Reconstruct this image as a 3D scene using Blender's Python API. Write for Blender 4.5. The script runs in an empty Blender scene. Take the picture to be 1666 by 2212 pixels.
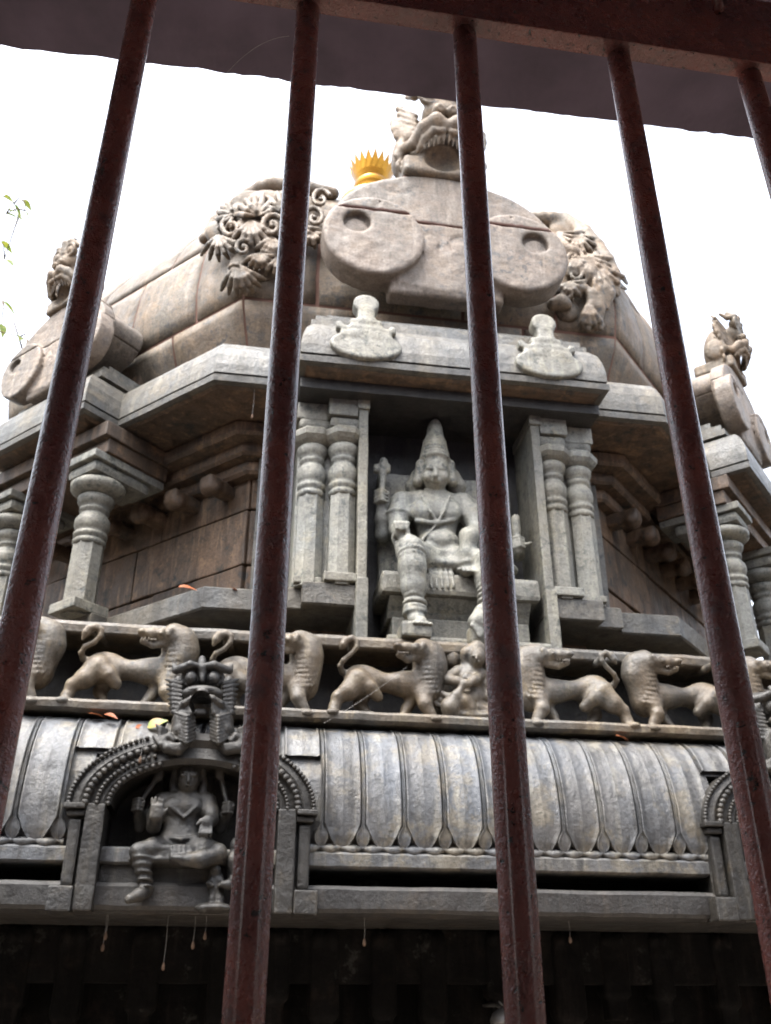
import bpy, bmesh, math, random
import numpy as np
from mathutils import Vector, Matrix, noise as mnoise
random.seed(7); rng = np.random.default_rng(7)
scn = bpy.context.scene
COL = scn.collection
R = math.radians

# ------------------------------------------------------------------ camera
F, CX, CY, PIT, YAW, CZ = 2000., 833., 1106., R(28.1), R(9.2), 1.6
_cp, _sp, _cy, _sy = math.cos(PIT), math.sin(PIT), math.cos(YAW), math.sin(YAW)
FW = np.array([_sy*_cp, _cy*_cp, _sp]); RT = np.array([_cy, -_sy, 0.]); UP = np.cross(RT, FW)
cam = bpy.data.cameras.new('camera'); camo = bpy.data.objects.new('camera', cam); COL.objects.link(camo)
cam.sensor_fit = 'VERTICAL'; cam.sensor_height = 36.; cam.lens = 36.*F/2212.
cam.clip_start = 0.05; cam.clip_end = 2000
M = Matrix(((RT[0], UP[0], -FW[0], 0), (RT[1], UP[1], -FW[1], 0), (RT[2], UP[2], -FW[2], CZ), (0, 0, 0, 1)))
camo.matrix_world = M
cam.dof.use_dof = True; cam.dof.focus_distance = 0.95; cam.dof.aperture_fstop = 17
scn.camera = camo

# ------------------------------------------------------------------ world, sun, exposure
SUN_EL, SUN_AZ = R(66), R(230)          # azimuth measured clockwise from +Y (north): light from behind-left of the viewer
w = bpy.data.worlds.new('World'); scn.world = w; w.use_nodes = True
nt = w.node_tree; nt.nodes.clear()
sky = nt.nodes.new('ShaderNodeTexSky'); sky.sky_type = 'NISHITA'; sky.sun_disc = False
sky.sun_elevation = SUN_EL; sky.sun_rotation = SUN_AZ; sky.dust_density = 4.0; sky.air_density = 1.0
bw = nt.nodes.new('ShaderNodeRGBToBW'); mix = nt.nodes.new('ShaderNodeMix'); mix.data_type = 'RGBA'
mix.inputs[0].default_value = 0.72      # thin overcast: the sky's blue mostly veiled
bg = nt.nodes.new('ShaderNodeBackground'); bg.inputs[1].default_value = 0.15
out = nt.nodes.new('ShaderNodeOutputWorld')
nt.links.new(sky.outputs[0], bw.inputs[0]); nt.links.new(sky.outputs[0], mix.inputs[6]); nt.links.new(bw.outputs[0], mix.inputs[7])
nt.links.new(mix.outputs[2], bg.inputs[0]); nt.links.new(bg.outputs[0], out.inputs[0])
sl = bpy.data.lights.new('sun', 'SUN'); sl.energy = 0.5; sl.angle = R(18); sl.color = (1, .95, .88)
so = bpy.data.objects.new('sun', sl); COL.objects.link(so)
sd = Vector((math.sin(SUN_AZ)*math.cos(SUN_EL), math.cos(SUN_AZ)*math.cos(SUN_EL), math.sin(SUN_EL)))
so.rotation_euler = sd.to_track_quat('Z', 'Y').to_euler(); so.location = (0, -3, 12)
scn.view_settings.view_transform = 'Standard'; scn.view_settings.look = 'None'
scn.view_settings.exposure = 2.95; scn.view_settings.gamma = 1.0; scn.view_settings.use_curve_mapping = False

# ------------------------------------------------------------------ measuring helpers
def P(x, y, Y):
    """point of the vertical plane at depth Y (metres) seen at picture position x, y"""
    r = FW + RT*(x-CX)/F + UP*(CY-y)/F
    t = Y/r[1]
    return np.array([0, 0, CZ]) + r*t
TX, TY = 1.235, 8.75                    # axis of the octagonal tower
def W(u, d, z, ang=-90.):
    """tower frame: u along the face, d outwards from the axis, z up"""
    a = R(ang); n = (math.cos(a), math.sin(a)); t = (-n[1], n[0])
    return np.array([TX+t[0]*u+n[0]*d, TY+t[1]*u+n[1]*d, z])

# ------------------------------------------------------------------ object helpers
def obj(name, me, mat=None, parent=None):
    o = bpy.data.objects.new(name, me); COL.objects.link(o)
    if mat is not None and not me.materials: me.materials.append(mat)
    if parent is not None: o.parent = parent
    return o
def thing(name, label, cat, group=None, loc=(0, 0, 0)):
    o = bpy.data.objects.new(name, None); COL.objects.link(o); o.empty_display_size = .1
    o.location = loc
    return tag(o, label, cat, group)
def tag(o, label, cat, group=None):
    o['label'] = label; o['category'] = cat
    if group: o['group'] = group
    return o
def mesh(verts, faces, smooth=False, name='m'):
    me = bpy.data.meshes.new(name)
    me.from_pydata([tuple(map(float, v)) for v in verts], [], [tuple(int(i) for i in f) for f in faces])
    me.update()
    if smooth: me.polygons.foreach_set('use_smooth', [True]*len(me.polygons))
    return me
def bm_mesh(bm, smooth=False):
    me = bpy.data.meshes.new('m'); bm.to_mesh(me); bm.free()
    if smooth: me.polygons.foreach_set('use_smooth', [True]*len(me.polygons))
    return me
def add_box(bm, x0, x1, y0, y1, z0, z1, mat=None):
    vs = [bm.verts.new(p) for p in ((x0,y0,z0),(x1,y0,z0),(x1,y1,z0),(x0,y1,z0),(x0,y0,z1),(x1,y0,z1),(x1,y1,z1),(x0,y1,z1))]
    for f in ((0,3,2,1),(4,5,6,7),(0,1,5,4),(1,2,6,5),(2,3,7,6),(3,0,4,7)): bm.faces.new([vs[i] for i in f])
    return vs
def rough(bm, size=.06, amp=.003, seed=0):
    """cut long edges down to ~size and push the points about: hand-dressed stone"""
    for it in range(7):
        es = [e for e in bm.edges if e.calc_length() > size*1.6]
        if not es: break
        bmesh.ops.subdivide_edges(bm, edges=es, cuts=1, use_grid_fill=True)
        if len(bm.verts) > 9000: break
    for v in bm.verts:
        p = v.co*7 + Vector((seed*3.1, seed, 0)); q = v.co*23
        v.co += (Vector((mnoise.noise(p), mnoise.noise(p+Vector((9,0,0))), mnoise.noise(p+Vector((0,9,0)))))*amp
                 + Vector((mnoise.noise(q), mnoise.noise(q+Vector((5,0,0))), mnoise.noise(q+Vector((0,5,0)))))*amp*.5)
def box(x0, x1, y0, y1, z0, z1, bev=.008, rg=0., size=.07):
    bm = bmesh.new(); add_box(bm, x0, x1, y0, y1, z0, z1)
    if bev: bmesh.ops.bevel(bm, geom=bm.edges[:], offset=bev, segments=2, profile=.6, affect='EDGES')
    if rg:
        bmesh.ops.triangulate(bm, faces=[f for f in bm.faces if len(f.verts) > 4]); rough(bm, size, rg, x0+z0)
    return bm_mesh(bm)
def prism_x(prof, x0, x1, rg=0., size=.08, smooth=False):
    """closed (y,z) outline pushed along X"""
    bm = bmesh.new()
    n = max(2, int((x1-x0)/size)) if rg else 1
    rings = [[bm.verts.new((x0+(x1-x0)*i/n, p[0], p[1])) for p in prof] for i in range(n+1)]
    m = len(prof)
    for i in range(n):
        for j in range(m):
            bm.faces.new((rings[i][j], rings[i][(j+1) % m], rings[i+1][(j+1) % m], rings[i+1][j]))
    bm.faces.new(rings[0][::-1]); bm.faces.new(rings[-1])
    bmesh.ops.recalc_face_normals(bm, faces=bm.faces[:])
    if rg:
        for v in bm.verts:
            p = v.co*6; q = v.co*21
            v.co.y += mnoise.noise(p)*rg + mnoise.noise(q)*rg*.6; v.co.z += mnoise.noise(p+Vector((7,3,1)))*rg + mnoise.noise(q+Vector((7,3,1)))*rg*.6
    return bm_mesh(bm, smooth)
def lathe(prof, seg=24, loc=(0, 0, 0), smooth=True, rot=0.):
    vs, fs = [], []
    for r, z in prof:
        for k in range(seg):
            a = 2*math.pi*k/seg+rot; vs.append((loc[0]+r*math.cos(a), loc[1]+r*math.sin(a), loc[2]+z))
    for i in range(len(prof)-1):
        for k in range(seg):
            a, b = i*seg+k, i*seg+(k+1) % seg; fs.append((a, b, b+seg, a+seg))
    fs.append(tuple(range(seg))[::-1]); fs.append(tuple(range((len(prof)-1)*seg, len(prof)*seg)))
    return vs, fs
def tube(pts, rad, seg=8):
    pts = [Vector(map(float, p)) for p in pts]; n = len(pts)
    if not hasattr(rad, '__len__'): rad = [rad]*n
    vs, fs = [], []; ref = Vector((0.31, .9, .2))
    for i, p in enumerate(pts):
        t = (pts[min(i+1, n-1)]-pts[max(i-1, 0)]).normalized()
        a = t.cross(ref); a.normalize(); b = t.cross(a)
        for k in range(seg):
            an = 2*math.pi*k/seg; vs.append(p+(a*math.cos(an)+b*math.sin(an))*rad[i])
    for i in range(n-1):
        for k in range(seg):
            x, y = i*seg+k, i*seg+(k+1) % seg; fs.append((x, y, y+seg, x+seg))
    fs.append(tuple(range(seg))[::-1]); fs.append(tuple(range((n-1)*seg, n*seg)))
    return vs, fs
def merge(parts):
    vs, fs = [], []
    for v, f in parts:
        o = len(vs); vs += list(v); fs += [tuple(i+o for i in q) for q in f]
    return vs, fs

# ------------------------------------------------------------------ carved shapes: distance fields meshed with surface nets
def _ax(rot):
    return np.array(rot) if rot is not None else None
class Carve:
    def __init__(s): s.p = []
    def ell(s, c, r, k=.02, rot=None, sub=False):
        c = np.array(c, float); r = np.array(r if hasattr(r, '__len__') else (r, r, r), float); m = r.max()
        def f(x, y, z):
            q = [x-c[0], y-c[1], z-c[2]]
            if rot is not None: q = [rot[i][0]*q[0]+rot[i][1]*q[1]+rot[i][2]*q[2] for i in range(3)]
            k0 = np.sqrt((q[0]/r[0])**2+(q[1]/r[1])**2+(q[2]/r[2])**2)
            k1 = np.sqrt((q[0]/r[0]**2)**2+(q[1]/r[1]**2)**2+(q[2]/r[2]**2)**2)+1e-6
            return np.where(k0 < .3, (k0-1)*r.min(), k0*(k0-1)/k1)
        s.p.append((f, c-m, c+m, k, sub)); return s
    def cap(s, a, b, ra, rb=None, k=.02, sub=False, fy=1.):
        a = np.array(a, float); b = np.array(b, float); rb = ra if rb is None else rb; m = max(ra, rb)
        d = b-a; L = (d@d)+1e-9
        def f(x, y, z):
            h = np.clip(((x-a[0])*d[0]+(y-a[1])*d[1]+(z-a[2])*d[2])/L, 0, 1)
            return np.sqrt((x-a[0]-d[0]*h)**2+((y-a[1]-d[1]*h)/fy)**2+(z-a[2]-d[2]*h)**2)-(ra+(rb-ra)*h)
        mm = m*max(1, fy)
        s.p.append((f, np.minimum(a, b)-mm, np.maximum(a, b)+mm, k, sub)); return s
    def line(s, pts, rad, k=.012, fy=1., sub=False):
        n = len(pts)
        if not hasattr(rad, '__len__'): rad = [rad]*n
        for i in range(n-1): s.cap(pts[i], pts[i+1], rad[i], rad[i+1], k, sub, fy)
        return s
    def box(s, c, h, rd=.01, k=.01, rot=None, sub=False):
        c = np.array(c, float); h = np.array(h, float); m = np.linalg.norm(h)+rd
        def f(x, y, z):
            q = [x-c[0], y-c[1], z-c[2]]
            if rot is not None: q = [rot[i][0]*q[0]+rot[i][1]*q[1]+rot[i][2]*q[2] for i in range(3)]
            q = [np.abs(q[i])-(h[i]-rd) for i in range(3)]
            o = np.sqrt(np.maximum(q[0], 0)**2+np.maximum(q[1], 0)**2+np.maximum(q[2], 0)**2)
            return o+np.minimum(np.maximum(q[0], np.maximum(q[1], q[2])), 0)-rd
        s.p.append((f, c-m, c+m, k, sub)); return s
    def tor(s, c, Rr, r, n=(0, 0, 1), k=.006, sub=False):
        c = np.array(c, float); n = np.array(n, float); n /= np.linalg.norm(n); m = Rr+r
        def f(x, y, z):
            q = [x-c[0], y-c[1], z-c[2]]; h = q[0]*n[0]+q[1]*n[1]+q[2]*n[2]
            l = np.sqrt(np.maximum(q[0]**2+q[1]**2+q[2]**2-h*h, 0))
            return np.sqrt((l-Rr)**2+h*h)-r
        s.p.append((f, c-m, c+m, k, sub)); return s
    def disc(s, c, r, hy, k=.01, sub=False, rz=None, rd=.008):
        """flat round plate facing the front: radius r (rz upwards), half thickness hy"""
        c = np.array(c, float); rz = rz or r; m = max(r, rz)
        def f(x, y, z):
            q = np.sqrt(((x-c[0])/r)**2+((z-c[2])/rz)**2); a = (q-1)*min(r, rz)+rd; b = np.abs(y-c[1])-hy+rd
            return np.sqrt(np.maximum(a, 0)**2+np.maximum(b, 0)**2)+np.minimum(np.maximum(a, b), 0)-rd
        s.p.append((f, c-np.array([m, hy, m]), c+np.array([m, hy, m]), k, sub)); return s
    def mesh(s, res, smooth=True, flat=None):
        lo = np.min([p[1] for p in s.p if not p[4]], axis=0)-3*res; hi = np.max([p[2] for p in s.p if not p[4]], axis=0)+3*res
        if flat is not None: lo[2] = max(lo[2], flat-3*res)
        n = np.ceil((hi-lo)/res).astype(int)+1
        G = [(lo[i]+np.arange(n[i])*res) for i in range(3)]
        D = np.full(n, 1.0, np.float32)
        for f, a, b, k, sub in s.p:
            i0 = np.clip(((a-k-2*res-lo)/res).astype(int), 0, n); i1 = np.clip(((b+k+2*res-lo)/res).astype(int)+2, 0, n)
            if (i1 <= i0).any(): continue
            sl_ = tuple(slice(i0[i], i1[i]) for i in range(3))
            d = f(G[0][sl_[0]][:, None, None], G[1][sl_[1]][None, :, None], G[2][sl_[2]][None, None, :])
            O = D[sl_]
            if sub: O = -O
            h = np.maximum(k-np.abs(O-d), 0)/k
            O = np.minimum(O, d)-h*h*k*.25
            D[sl_] = -O if sub else O
        if flat is not None: D = np.maximum(D, (flat-G[2])[None, None, :].astype(np.float32))
        D[0] = D[-1] = 1; D[:, 0] = D[:, -1] = 1; D[:, :, 0] = D[:, :, -1] = 1
        ins = D < 0
        nb = [ins[i:n[0]-1+i, j:n[1]-1+j, l:n[2]-1+l] for i in (0,1) for j in (0,1) for l in (0,1)]
        sm = np.sum(nb, axis=0); act = (sm > 0) & (sm < 8)
        cells = np.argwhere(act); N = len(cells)
        idx = np.full(act.shape, -1, np.int64); idx[act] = np.arange(N)
        acc = np.zeros((N, 3)); cnt = np.zeros(N)
        for ax in range(3):
            oth = [q for q in range(3) if q != ax]
            for b0 in (0, 1):
                for b1 in (0, 1):
                    o = np.zeros(3, int); o[oth[0]] = b0; o[oth[1]] = b1; e = o.copy(); e[ax] = 1
                    A = D[tuple((cells+o).T)]; B = D[tuple((cells+e).T)]
                    c = (A < 0) != (B < 0); t = np.where(c, A/np.where(c, A-B, 1), 0)
                    pt = np.tile(o.astype(float), (N, 1)); pt[:, ax] = t
                    acc[c] += pt[c]; cnt[c] += 1
        V = lo+(cells+acc/cnt[:, None])*res
        # weathering: shallow uneven wear, no deeper than the mesh can show
        ph_ = rng.uniform(0, 6.28, (10, 3)); fr_ = rng.normal(0, 1, (10, 3))*np.array([16.]*5+[48.]*5)[:, None]
        for i_ in range(10):
            V += np.sin(V @ fr_[i_] + ph_[i_, 0])[:, None]*(fr_[i_]/np.linalg.norm(fr_[i_]))*res*(.17 if i_ < 5 else .07)
        Fs = []
        for ax in range(3):
            o1, o2 = (ax+1) % 3, (ax+2) % 3
            s0 = [slice(1, -1)]*3; s0[ax] = slice(0, -1); s1 = list(s0); s1[ax] = slice(1, None)
            a, b = ins[tuple(s0)], ins[tuple(s1)]
            e = np.argwhere(a != b); 
            off = np.ones(3, int); off[ax] = 0; e = e+off
            flip = ins[tuple(e.T)]
            q = []
            for (x1, x2) in ((-1, -1), (0, -1), (0, 0), (-1, 0)):
                c = e.copy(); c[:, o1] += x1; c[:, o2] += x2; q.append(idx[tuple(c.T)])
            q = np.stack(q, 1); q[~flip] = q[~flip][:, ::-1]; Fs.append(q)
        Fs = np.concatenate(Fs)
        me = bpy.data.meshes.new('carved')
        me.vertices.add(N); me.vertices.foreach_set('co', V.astype(np.float32).ravel())
        me.loops.add(len(Fs)*4); me.loops.foreach_set('vertex_index', Fs.astype(np.int32).ravel())
        me.polygons.add(len(Fs)); me.polygons.foreach_set('loop_start', np.arange(0, len(Fs)*4, 4, dtype=np.int32))
        me.polygons.foreach_set('use_smooth', np.ones(len(Fs), bool))
        me.update(calc_edges=True); me.validate()
        return me
def rebase(o, base):
    """move the object's origin to base without moving the mesh"""
    b = Vector(map(float, base)); o.data.transform(Matrix.Translation(-b)); o.location = b; return o

# ------------------------------------------------------------------ materials
def nn(nt, t, **kw):
    n = nt.nodes.new(t)
    for k, v in kw.items(): setattr(n, k, v)
    return n
def ramp(nt, src, stops):
    r = nn(nt, 'ShaderNodeValToRGB'); e = r.color_ramp.elements
    while len(e) < len(stops): e.new(.5)
    for q, (p, c) in zip(e, stops):
        q.position = p; q.color = (c, c, c, 1) if not hasattr(c, '__len__') else (*c, 1)
    nt.links.new(src, r.inputs[0]); return r.outputs[0]
def noi(nt, vec, scale, detail=4., rough_=.6, dist=0.):
    n = nn(nt, 'ShaderNodeTexNoise'); n.inputs['Scale'].default_value = scale; n.inputs['Detail'].default_value = detail
    n.inputs['Roughness'].default_value = rough_; n.inputs['Distortion'].default_value = dist
    nt.links.new(vec, n.inputs['Vector']); return n.outputs['Fac']
def mixc(nt, fac, a, b, mode='MIX'):
    m = nn(nt, 'ShaderNodeMix', data_type='RGBA', blend_type=mode)
    for s, v in ((0, fac), (6, a), (7, b)):
        if isinstance(v, (int, float)): m.inputs[s].default_value = v if s == 0 else (v, v, v, 1)
        elif hasattr(v, '__len__'): m.inputs[s].default_value = (*v, 1)
        else: nt.links.new(v, m.inputs[s])
    return m.outputs[2]
ALB = .44
def stone(name, a, b, patch, lichen=(.03, .03, .028), lich=.56, lsc=14., patch_at=.58, streak=.5, rgh=.62, bump=.5, grain=.35, spec=.45):
    a, b, patch = [[v*ALB for v in q] for q in (a, b, patch)]
    m = bpy.data.materials.new(name); m.use_nodes = True; nt = m.node_tree; nt.nodes.clear()
    o = nn(nt, 'ShaderNodeOutputMaterial'); p = nn(nt, 'ShaderNodeBsdfPrincipled'); nt.links.new(p.outputs[0], o.inputs[0])
    g = nn(nt, 'ShaderNodeNewGeometry'); pos = g.outputs['Position']
    st = nn(nt, 'ShaderNodeVectorMath', operation='MULTIPLY'); st.inputs[1].default_value = (7., 7., .7); nt.links.new(pos, st.inputs[0])
    c = mixc(nt, ramp(nt, noi(nt, pos, 1.9, 6, .65), ((.40, 0), (.60, 1))), a, b)
    # pale crust and warm iron staining, in patches with ragged edges
    c = mixc(nt, ramp(nt, noi(nt, pos, 4.6, 9, .72, .3), ((patch_at-.03, 0), (patch_at+.045, .85))), c, patch)
    c = mixc(nt, ramp(nt, noi(nt, st.outputs[0], 2.3, 7, .68), ((.53, 0), (.66, .55))), c, [min(1, x*y*1.5) for x, y in zip(patch, (.95, 1.02, 1.12))])
    sf = ramp(nt, noi(nt, st.outputs[0], 1.35, 7, .66, .4), ((.50, 0), (.66, streak)))
    c = mixc(nt, sf, c, [x*.22 for x in a])
    # lichen specks gathered in colonies
    lf = nn(nt, 'ShaderNodeMath', operation='MULTIPLY')
    nt.links.new(ramp(nt, noi(nt, pos, lsc, 8, .75), ((lich-.02, 0), (lich+.05, 1))), lf.inputs[0])
    nt.links.new(ramp(nt, noi(nt, pos, 2.4, 3), ((.38, .15), (.58, .95))), lf.inputs[1])
    c = mixc(nt, lf.outputs[0], c, lichen)
    # grain of the granite
    gr = ramp(nt, noi(nt, pos, 62, 5, .75), ((.3, 1-grain*1.2), (.7, 1+grain*.9)))
    c = mixc(nt, 1., c, gr, 'MULTIPLY')
    oi = nn(nt, 'ShaderNodeObjectInfo'); c = mixc(nt, 1., c, ramp(nt, oi.outputs['Random'], ((0, (.80, .79, .78)), (.5, (1., .98, .95)), (1, (1.16, 1.17, 1.18)))), 'MULTIPLY')
    nt.links.new(c, p.inputs['Base Color'])
    nt.links.new(ramp(nt, noi(nt, pos, 9, 4), ((.3, rgh-.13), (.7, rgh+.14))), p.inputs['Roughness'])
    p.inputs['Specular IOR Level'].default_value = spec
    bn = nn(nt, 'ShaderNodeBump'); bn.inputs['Strength'].default_value = bump; bn.inputs['Distance'].default_value = .02
    hs = nn(nt, 'ShaderNodeMath', operation='MULTIPLY_ADD'); nt.links.new(noi(nt, pos, 60, 6, .75), hs.inputs[0]); hs.inputs[1].default_value = .5
    nt.links.new(noi(nt, pos, 14, 5, .6), hs.inputs[2]); nt.links.new(hs.outputs[0], bn.inputs['Height'])
    nt.links.new(bn.outputs[0], p.inputs['Normal'])
    return m
def plain(name, col, rgh=.6, metal=0., spec=.5, bump=0., bsc=60., var=.25, vsc=8.):
    m = bpy.data.materials.new(name); m.use_nodes = True; nt = m.node_tree; p = nt.nodes['Principled BSDF']
    tc = nn(nt, 'ShaderNodeNewGeometry').outputs['Position']
    c = mixc(nt, ramp(nt, noi(nt, tc, vsc, 4), ((.3, 0), (.7, 1))), [x*(1-var) for x in col], [min(1, x*(1+var)) for x in col])
    nt.links.new(c, p.inputs['Base Color']); p.inputs['Roughness'].default_value = rgh; p.inputs['Metallic'].default_value = metal
    p.inputs['Specular IOR Level'].default_value = spec
    if bump:
        bn = nn(nt, 'ShaderNodeBump'); bn.inputs['Strength'].default_value = bump; bn.inputs['Distance'].default_value = .003
        nt.links.new(noi(nt, tc, bsc, 4), bn.inputs['Height']); nt.links.new(bn.outputs[0], p.inputs['Normal'])
    return m
S_DOME = stone('dome granite', (.335, .242, .162), (.24, .20, .15), (.385, .27, .168), lichen=(.055, .052, .05), lich=.56, lsc=15, patch_at=.55, streak=.45)
S_CORN = stone('cornice granite', (.235, .21, .165), (.17, .175, .172), (.30, .255, .185), lich=.57, lsc=15, streak=.6, rgh=.45)
S_GREY = stone('grey green granite', (.41, .385, .31), (.33, .335, .305), (.44, .40, .29), lichen=(.06, .065, .06), lich=.545, lsc=18, streak=.45, rgh=.55)
S_WALL = stone('brown wall granite', (.27, .165, .098), (.15, .105, .072), (.42, .255, .14), lich=.56, lsc=9, streak=.8)
S_FRZ = stone('frieze granite', (.27, .205, .135), (.195, .185, .165), (.34, .265, .165), lich=.60, lsc=12, streak=.55, rgh=.44)
S_KAP = stone('weathered cornice granite', (.205, .20, .195), (.17, .187, .212), (.31, .275, .21), lich=.575, lsc=11, patch_at=.54, streak=.85, rgh=.46, spec=.55)
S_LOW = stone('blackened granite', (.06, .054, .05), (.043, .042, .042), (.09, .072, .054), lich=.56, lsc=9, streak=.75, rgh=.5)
S_NICH = stone('dark niche granite', (.055, .049, .041), (.034, .0335, .033), (.11, .092, .067), lich=.57, lsc=12, streak=.6, rgh=.45)  # darker granite for the niches and their figures
S_BASE = stone('shade dark base granite', (.012, .011, .0105), (.008, .0078, .008), (.026, .02, .017), lich=.6, lsc=8, streak=.6, rgh=.85, spec=.08)  # near-black: the shade under the overhangs is put into the colour
S_GAB = stone('pink gable granite', (.43, .335, .262), (.33, .285, .24), (.46, .36, .27), lichen=(.075, .07, .068), lich=.55, lsc=17, patch_at=.56, streak=.4)
def smear(m, z0, half):
    """red lime mortar smeared along the bed joint at height z0"""
    nt = m.node_tree; p = next(n for n in nt.nodes if n.type == 'BSDF_PRINCIPLED'); src = p.inputs['Base Color'].links[0].from_socket
    pos = nn(nt, 'ShaderNodeNewGeometry').outputs['Position']; sx = nn(nt, 'ShaderNodeSeparateXYZ'); nt.links.new(pos, sx.inputs[0])
    a = nn(nt, 'ShaderNodeMath', operation='MULTIPLY_ADD'); nt.links.new(noi(nt, pos, 9, 5, .7), a.inputs[0]); a.inputs[1].default_value = .05; nt.links.new(sx.outputs[2], a.inputs[2])
    b = nn(nt, 'ShaderNodeMath', operation='SUBTRACT'); nt.links.new(a.outputs[0], b.inputs[0]); b.inputs[1].default_value = z0+.025
    c = nn(nt, 'ShaderNodeMath', operation='ABSOLUTE'); nt.links.new(b.outputs[0], c.inputs[0])
    nt.links.new(mixc(nt, ramp(nt, c.outputs[0], ((half*.5, .8), (half*1.6, 0))), src, (.12, .05, .036)), p.inputs['Base Color'])
smear(S_GAB, 6.68, .012)
MORTAR = plain('red lime mortar', (.11, .055, .038), .9, bump=.5)
GOLD = plain('gilded copper', (.25, .125, .02), .24, 1., var=.12)
CONC = plain('soffit plaster', (.10, .076, .105), .9, bump=.6, bsc=30, var=.35, vsc=5)
GROUND = plain('stone paving', (.28, .235, .19), .85, bump=.4, var=.3)
BARK = plain('bark', (.09, .065, .045), .9, bump=.8)
def paint_mat():
    m = bpy.data.materials.new('red oxide paint'); m.use_nodes = True; nt = m.node_tree; p = nt.nodes['Principled BSDF']
    tc = nn(nt, 'ShaderNodeNewGeometry').outputs['Position']
    c = mixc(nt, ramp(nt, noi(nt, tc, 11, 5), ((.38, 0), (.64, 1))), (.118, .034, .030), (.21, .058, .044))
    c = mixc(nt, ramp(nt, noi(nt, tc, 38, 6, .7), ((.56, 0), (.64, .7))), c, (.08, .034, .034))
    chip = ramp(nt, noi(nt, tc, 130, 4, .65), ((.63, 0), (.67, 1))); c = mixc(nt, chip, c, (.014, .009, .008))
    nt.links.new(c, p.inputs['Base Color'])
    nt.links.new(ramp(nt, noi(nt, tc, 60, 4), ((.3, .16), (.7, .40))), p.inputs['Roughness']); p.inputs['Coat Weight'].default_value = .35; p.inputs['Coat Roughness'].default_value = .15
    b1 = nn(nt, 'ShaderNodeBump'); b1.inputs['Strength'].default_value = .8; b1.inputs['Distance'].default_value = .0022
    h = nn(nt, 'ShaderNodeMath', operation='MULTIPLY_ADD'); nt.links.new(noi(nt, tc, 420, 3, .6), h.inputs[0]); h.inputs[1].default_value = .8; nt.links.new(noi(nt, tc, 150, 4, .6), h.inputs[2])
    h2 = nn(nt, 'ShaderNodeMath', operation='SUBTRACT'); nt.links.new(h.outputs[0], h2.inputs[0]); nt.links.new(chip, h2.inputs[1])
    nt.links.new(h2.outputs[0], b1.inputs['Height']); nt.links.new(b1.outputs[0], p.inputs['Normal'])
    return m
PAINT = paint_mat()
def leaf_mat(name, a, b, trans=.35):
    m = bpy.data.materials.new(name); m.use_nodes = True; nt = m.node_tree; p = nt.nodes['Principled BSDF']
    tc = nn(nt, 'ShaderNodeNewGeometry').outputs['Position']
    c = mixc(nt, ramp(nt, noi(nt, tc, 22, 3), ((.4, 0), (.6, 1))), a, b)
    nt.links.new(c, p.inputs['Base Color']); p.inputs['Roughness'].default_value = .5
    tr = nn(nt, 'ShaderNodeBsdfTranslucent'); nt.links.new(c, tr.inputs[0]); ms = nn(nt, 'ShaderNodeMixShader'); ms.inputs[0].default_value = trans
    nt.links.new(p.outputs[0], ms.inputs[1]); nt.links.new(tr.outputs[0], ms.inputs[2]); nt.links.new(ms.outputs[0], nt.nodes['Material Output'].inputs[0])
    return m
LEAF_G = leaf_mat('fresh leaf', (.10, .16, .02), (.20, .21, .03), .5)
LEAF_B = leaf_mat('dry leaf', (.30, .09, .03), (.20, .07, .035), .15)
LEAF_Y = leaf_mat('turning leaf', (.16, .22, .03), (.40, .17, .05), .25)

# ================================================================== SETTING
bm = bmesh.new(); bmesh.ops.create_grid(bm, x_segments=2, y_segments=2, size=150.)
g = obj('ground', bm_mesh(bm), GROUND); g['kind'] = 'structure'

# ================================================================== THE TOWER
temple = thing('temple_tower', 'carved grey stone temple tower with octagonal dome behind the red bars', 'temple', loc=(TX, TY, 0))
temple_inv = Matrix.Translation((-TX, -TY, 0))
def part(name, me, mat, parent=None, label=None):
    """a part given in world coordinates, child of the tower or of one of its parts"""
    o = obj(name, me, mat, parent or temple)
    if o.parent is temple: o.matrix_parent_inverse = temple_inv
    if label: o['label'] = label
    return o
X0, X1 = -4.2, 6.7                      # lower storey runs along the whole side of the square base
KA, KB, KC = (-.64, .27), (2.41, 3.31), .0
# --- shade-coloured wall under the ledge with its row of hanging corbels
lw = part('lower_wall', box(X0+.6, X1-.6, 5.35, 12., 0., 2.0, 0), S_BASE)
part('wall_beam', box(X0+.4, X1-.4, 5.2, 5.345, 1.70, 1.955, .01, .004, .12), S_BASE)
def corbel_mesh():
    c = Carve(); c.box((0, .07, -.21), (.085, .09, .17), .02); c.ell((-.04, .05, -.04), (.05, .1, .055), .01); c.ell((.04, .05, -.04), (.05, .1, .055), .01)
    c.box((0, .09, -.44), (.06, .08, .08), .02, .03)
    return c.mesh(.014)
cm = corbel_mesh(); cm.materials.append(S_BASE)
x = X0+.7
while x < X1-.7:
    o = part('corbel', cm, None, lw); o.location = (x+random.uniform(-.02, .02), 5.14, 1.95); o.location.y = 5.2; o.scale = (random.uniform(.7, 1.0), .7, random.uniform(.8, 1.15)); x += .27 if random.random() < .6 else .36
# --- ledge, slot and fillet under the big rolled cornice
part('ledge', prism_x([(4.475, 1.968), (4.465, 1.985), (4.465, 2.065), (4.48, 2.082), (4.53, 2.088), (5.4, 2.09), (5.4, 1.955), (4.52, 1.955)], X0, X1, .004), S_LOW)
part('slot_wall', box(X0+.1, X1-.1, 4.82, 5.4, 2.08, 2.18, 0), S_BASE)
part('fillet', prism_x([(4.482, 2.160), (4.474, 2.167), (4.474, 2.218), (4.482, 2.228), (5.2, 2.228), (5.2, 2.155), (4.50, 2.155)], X0, X1, .003), S_KAP)
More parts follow.
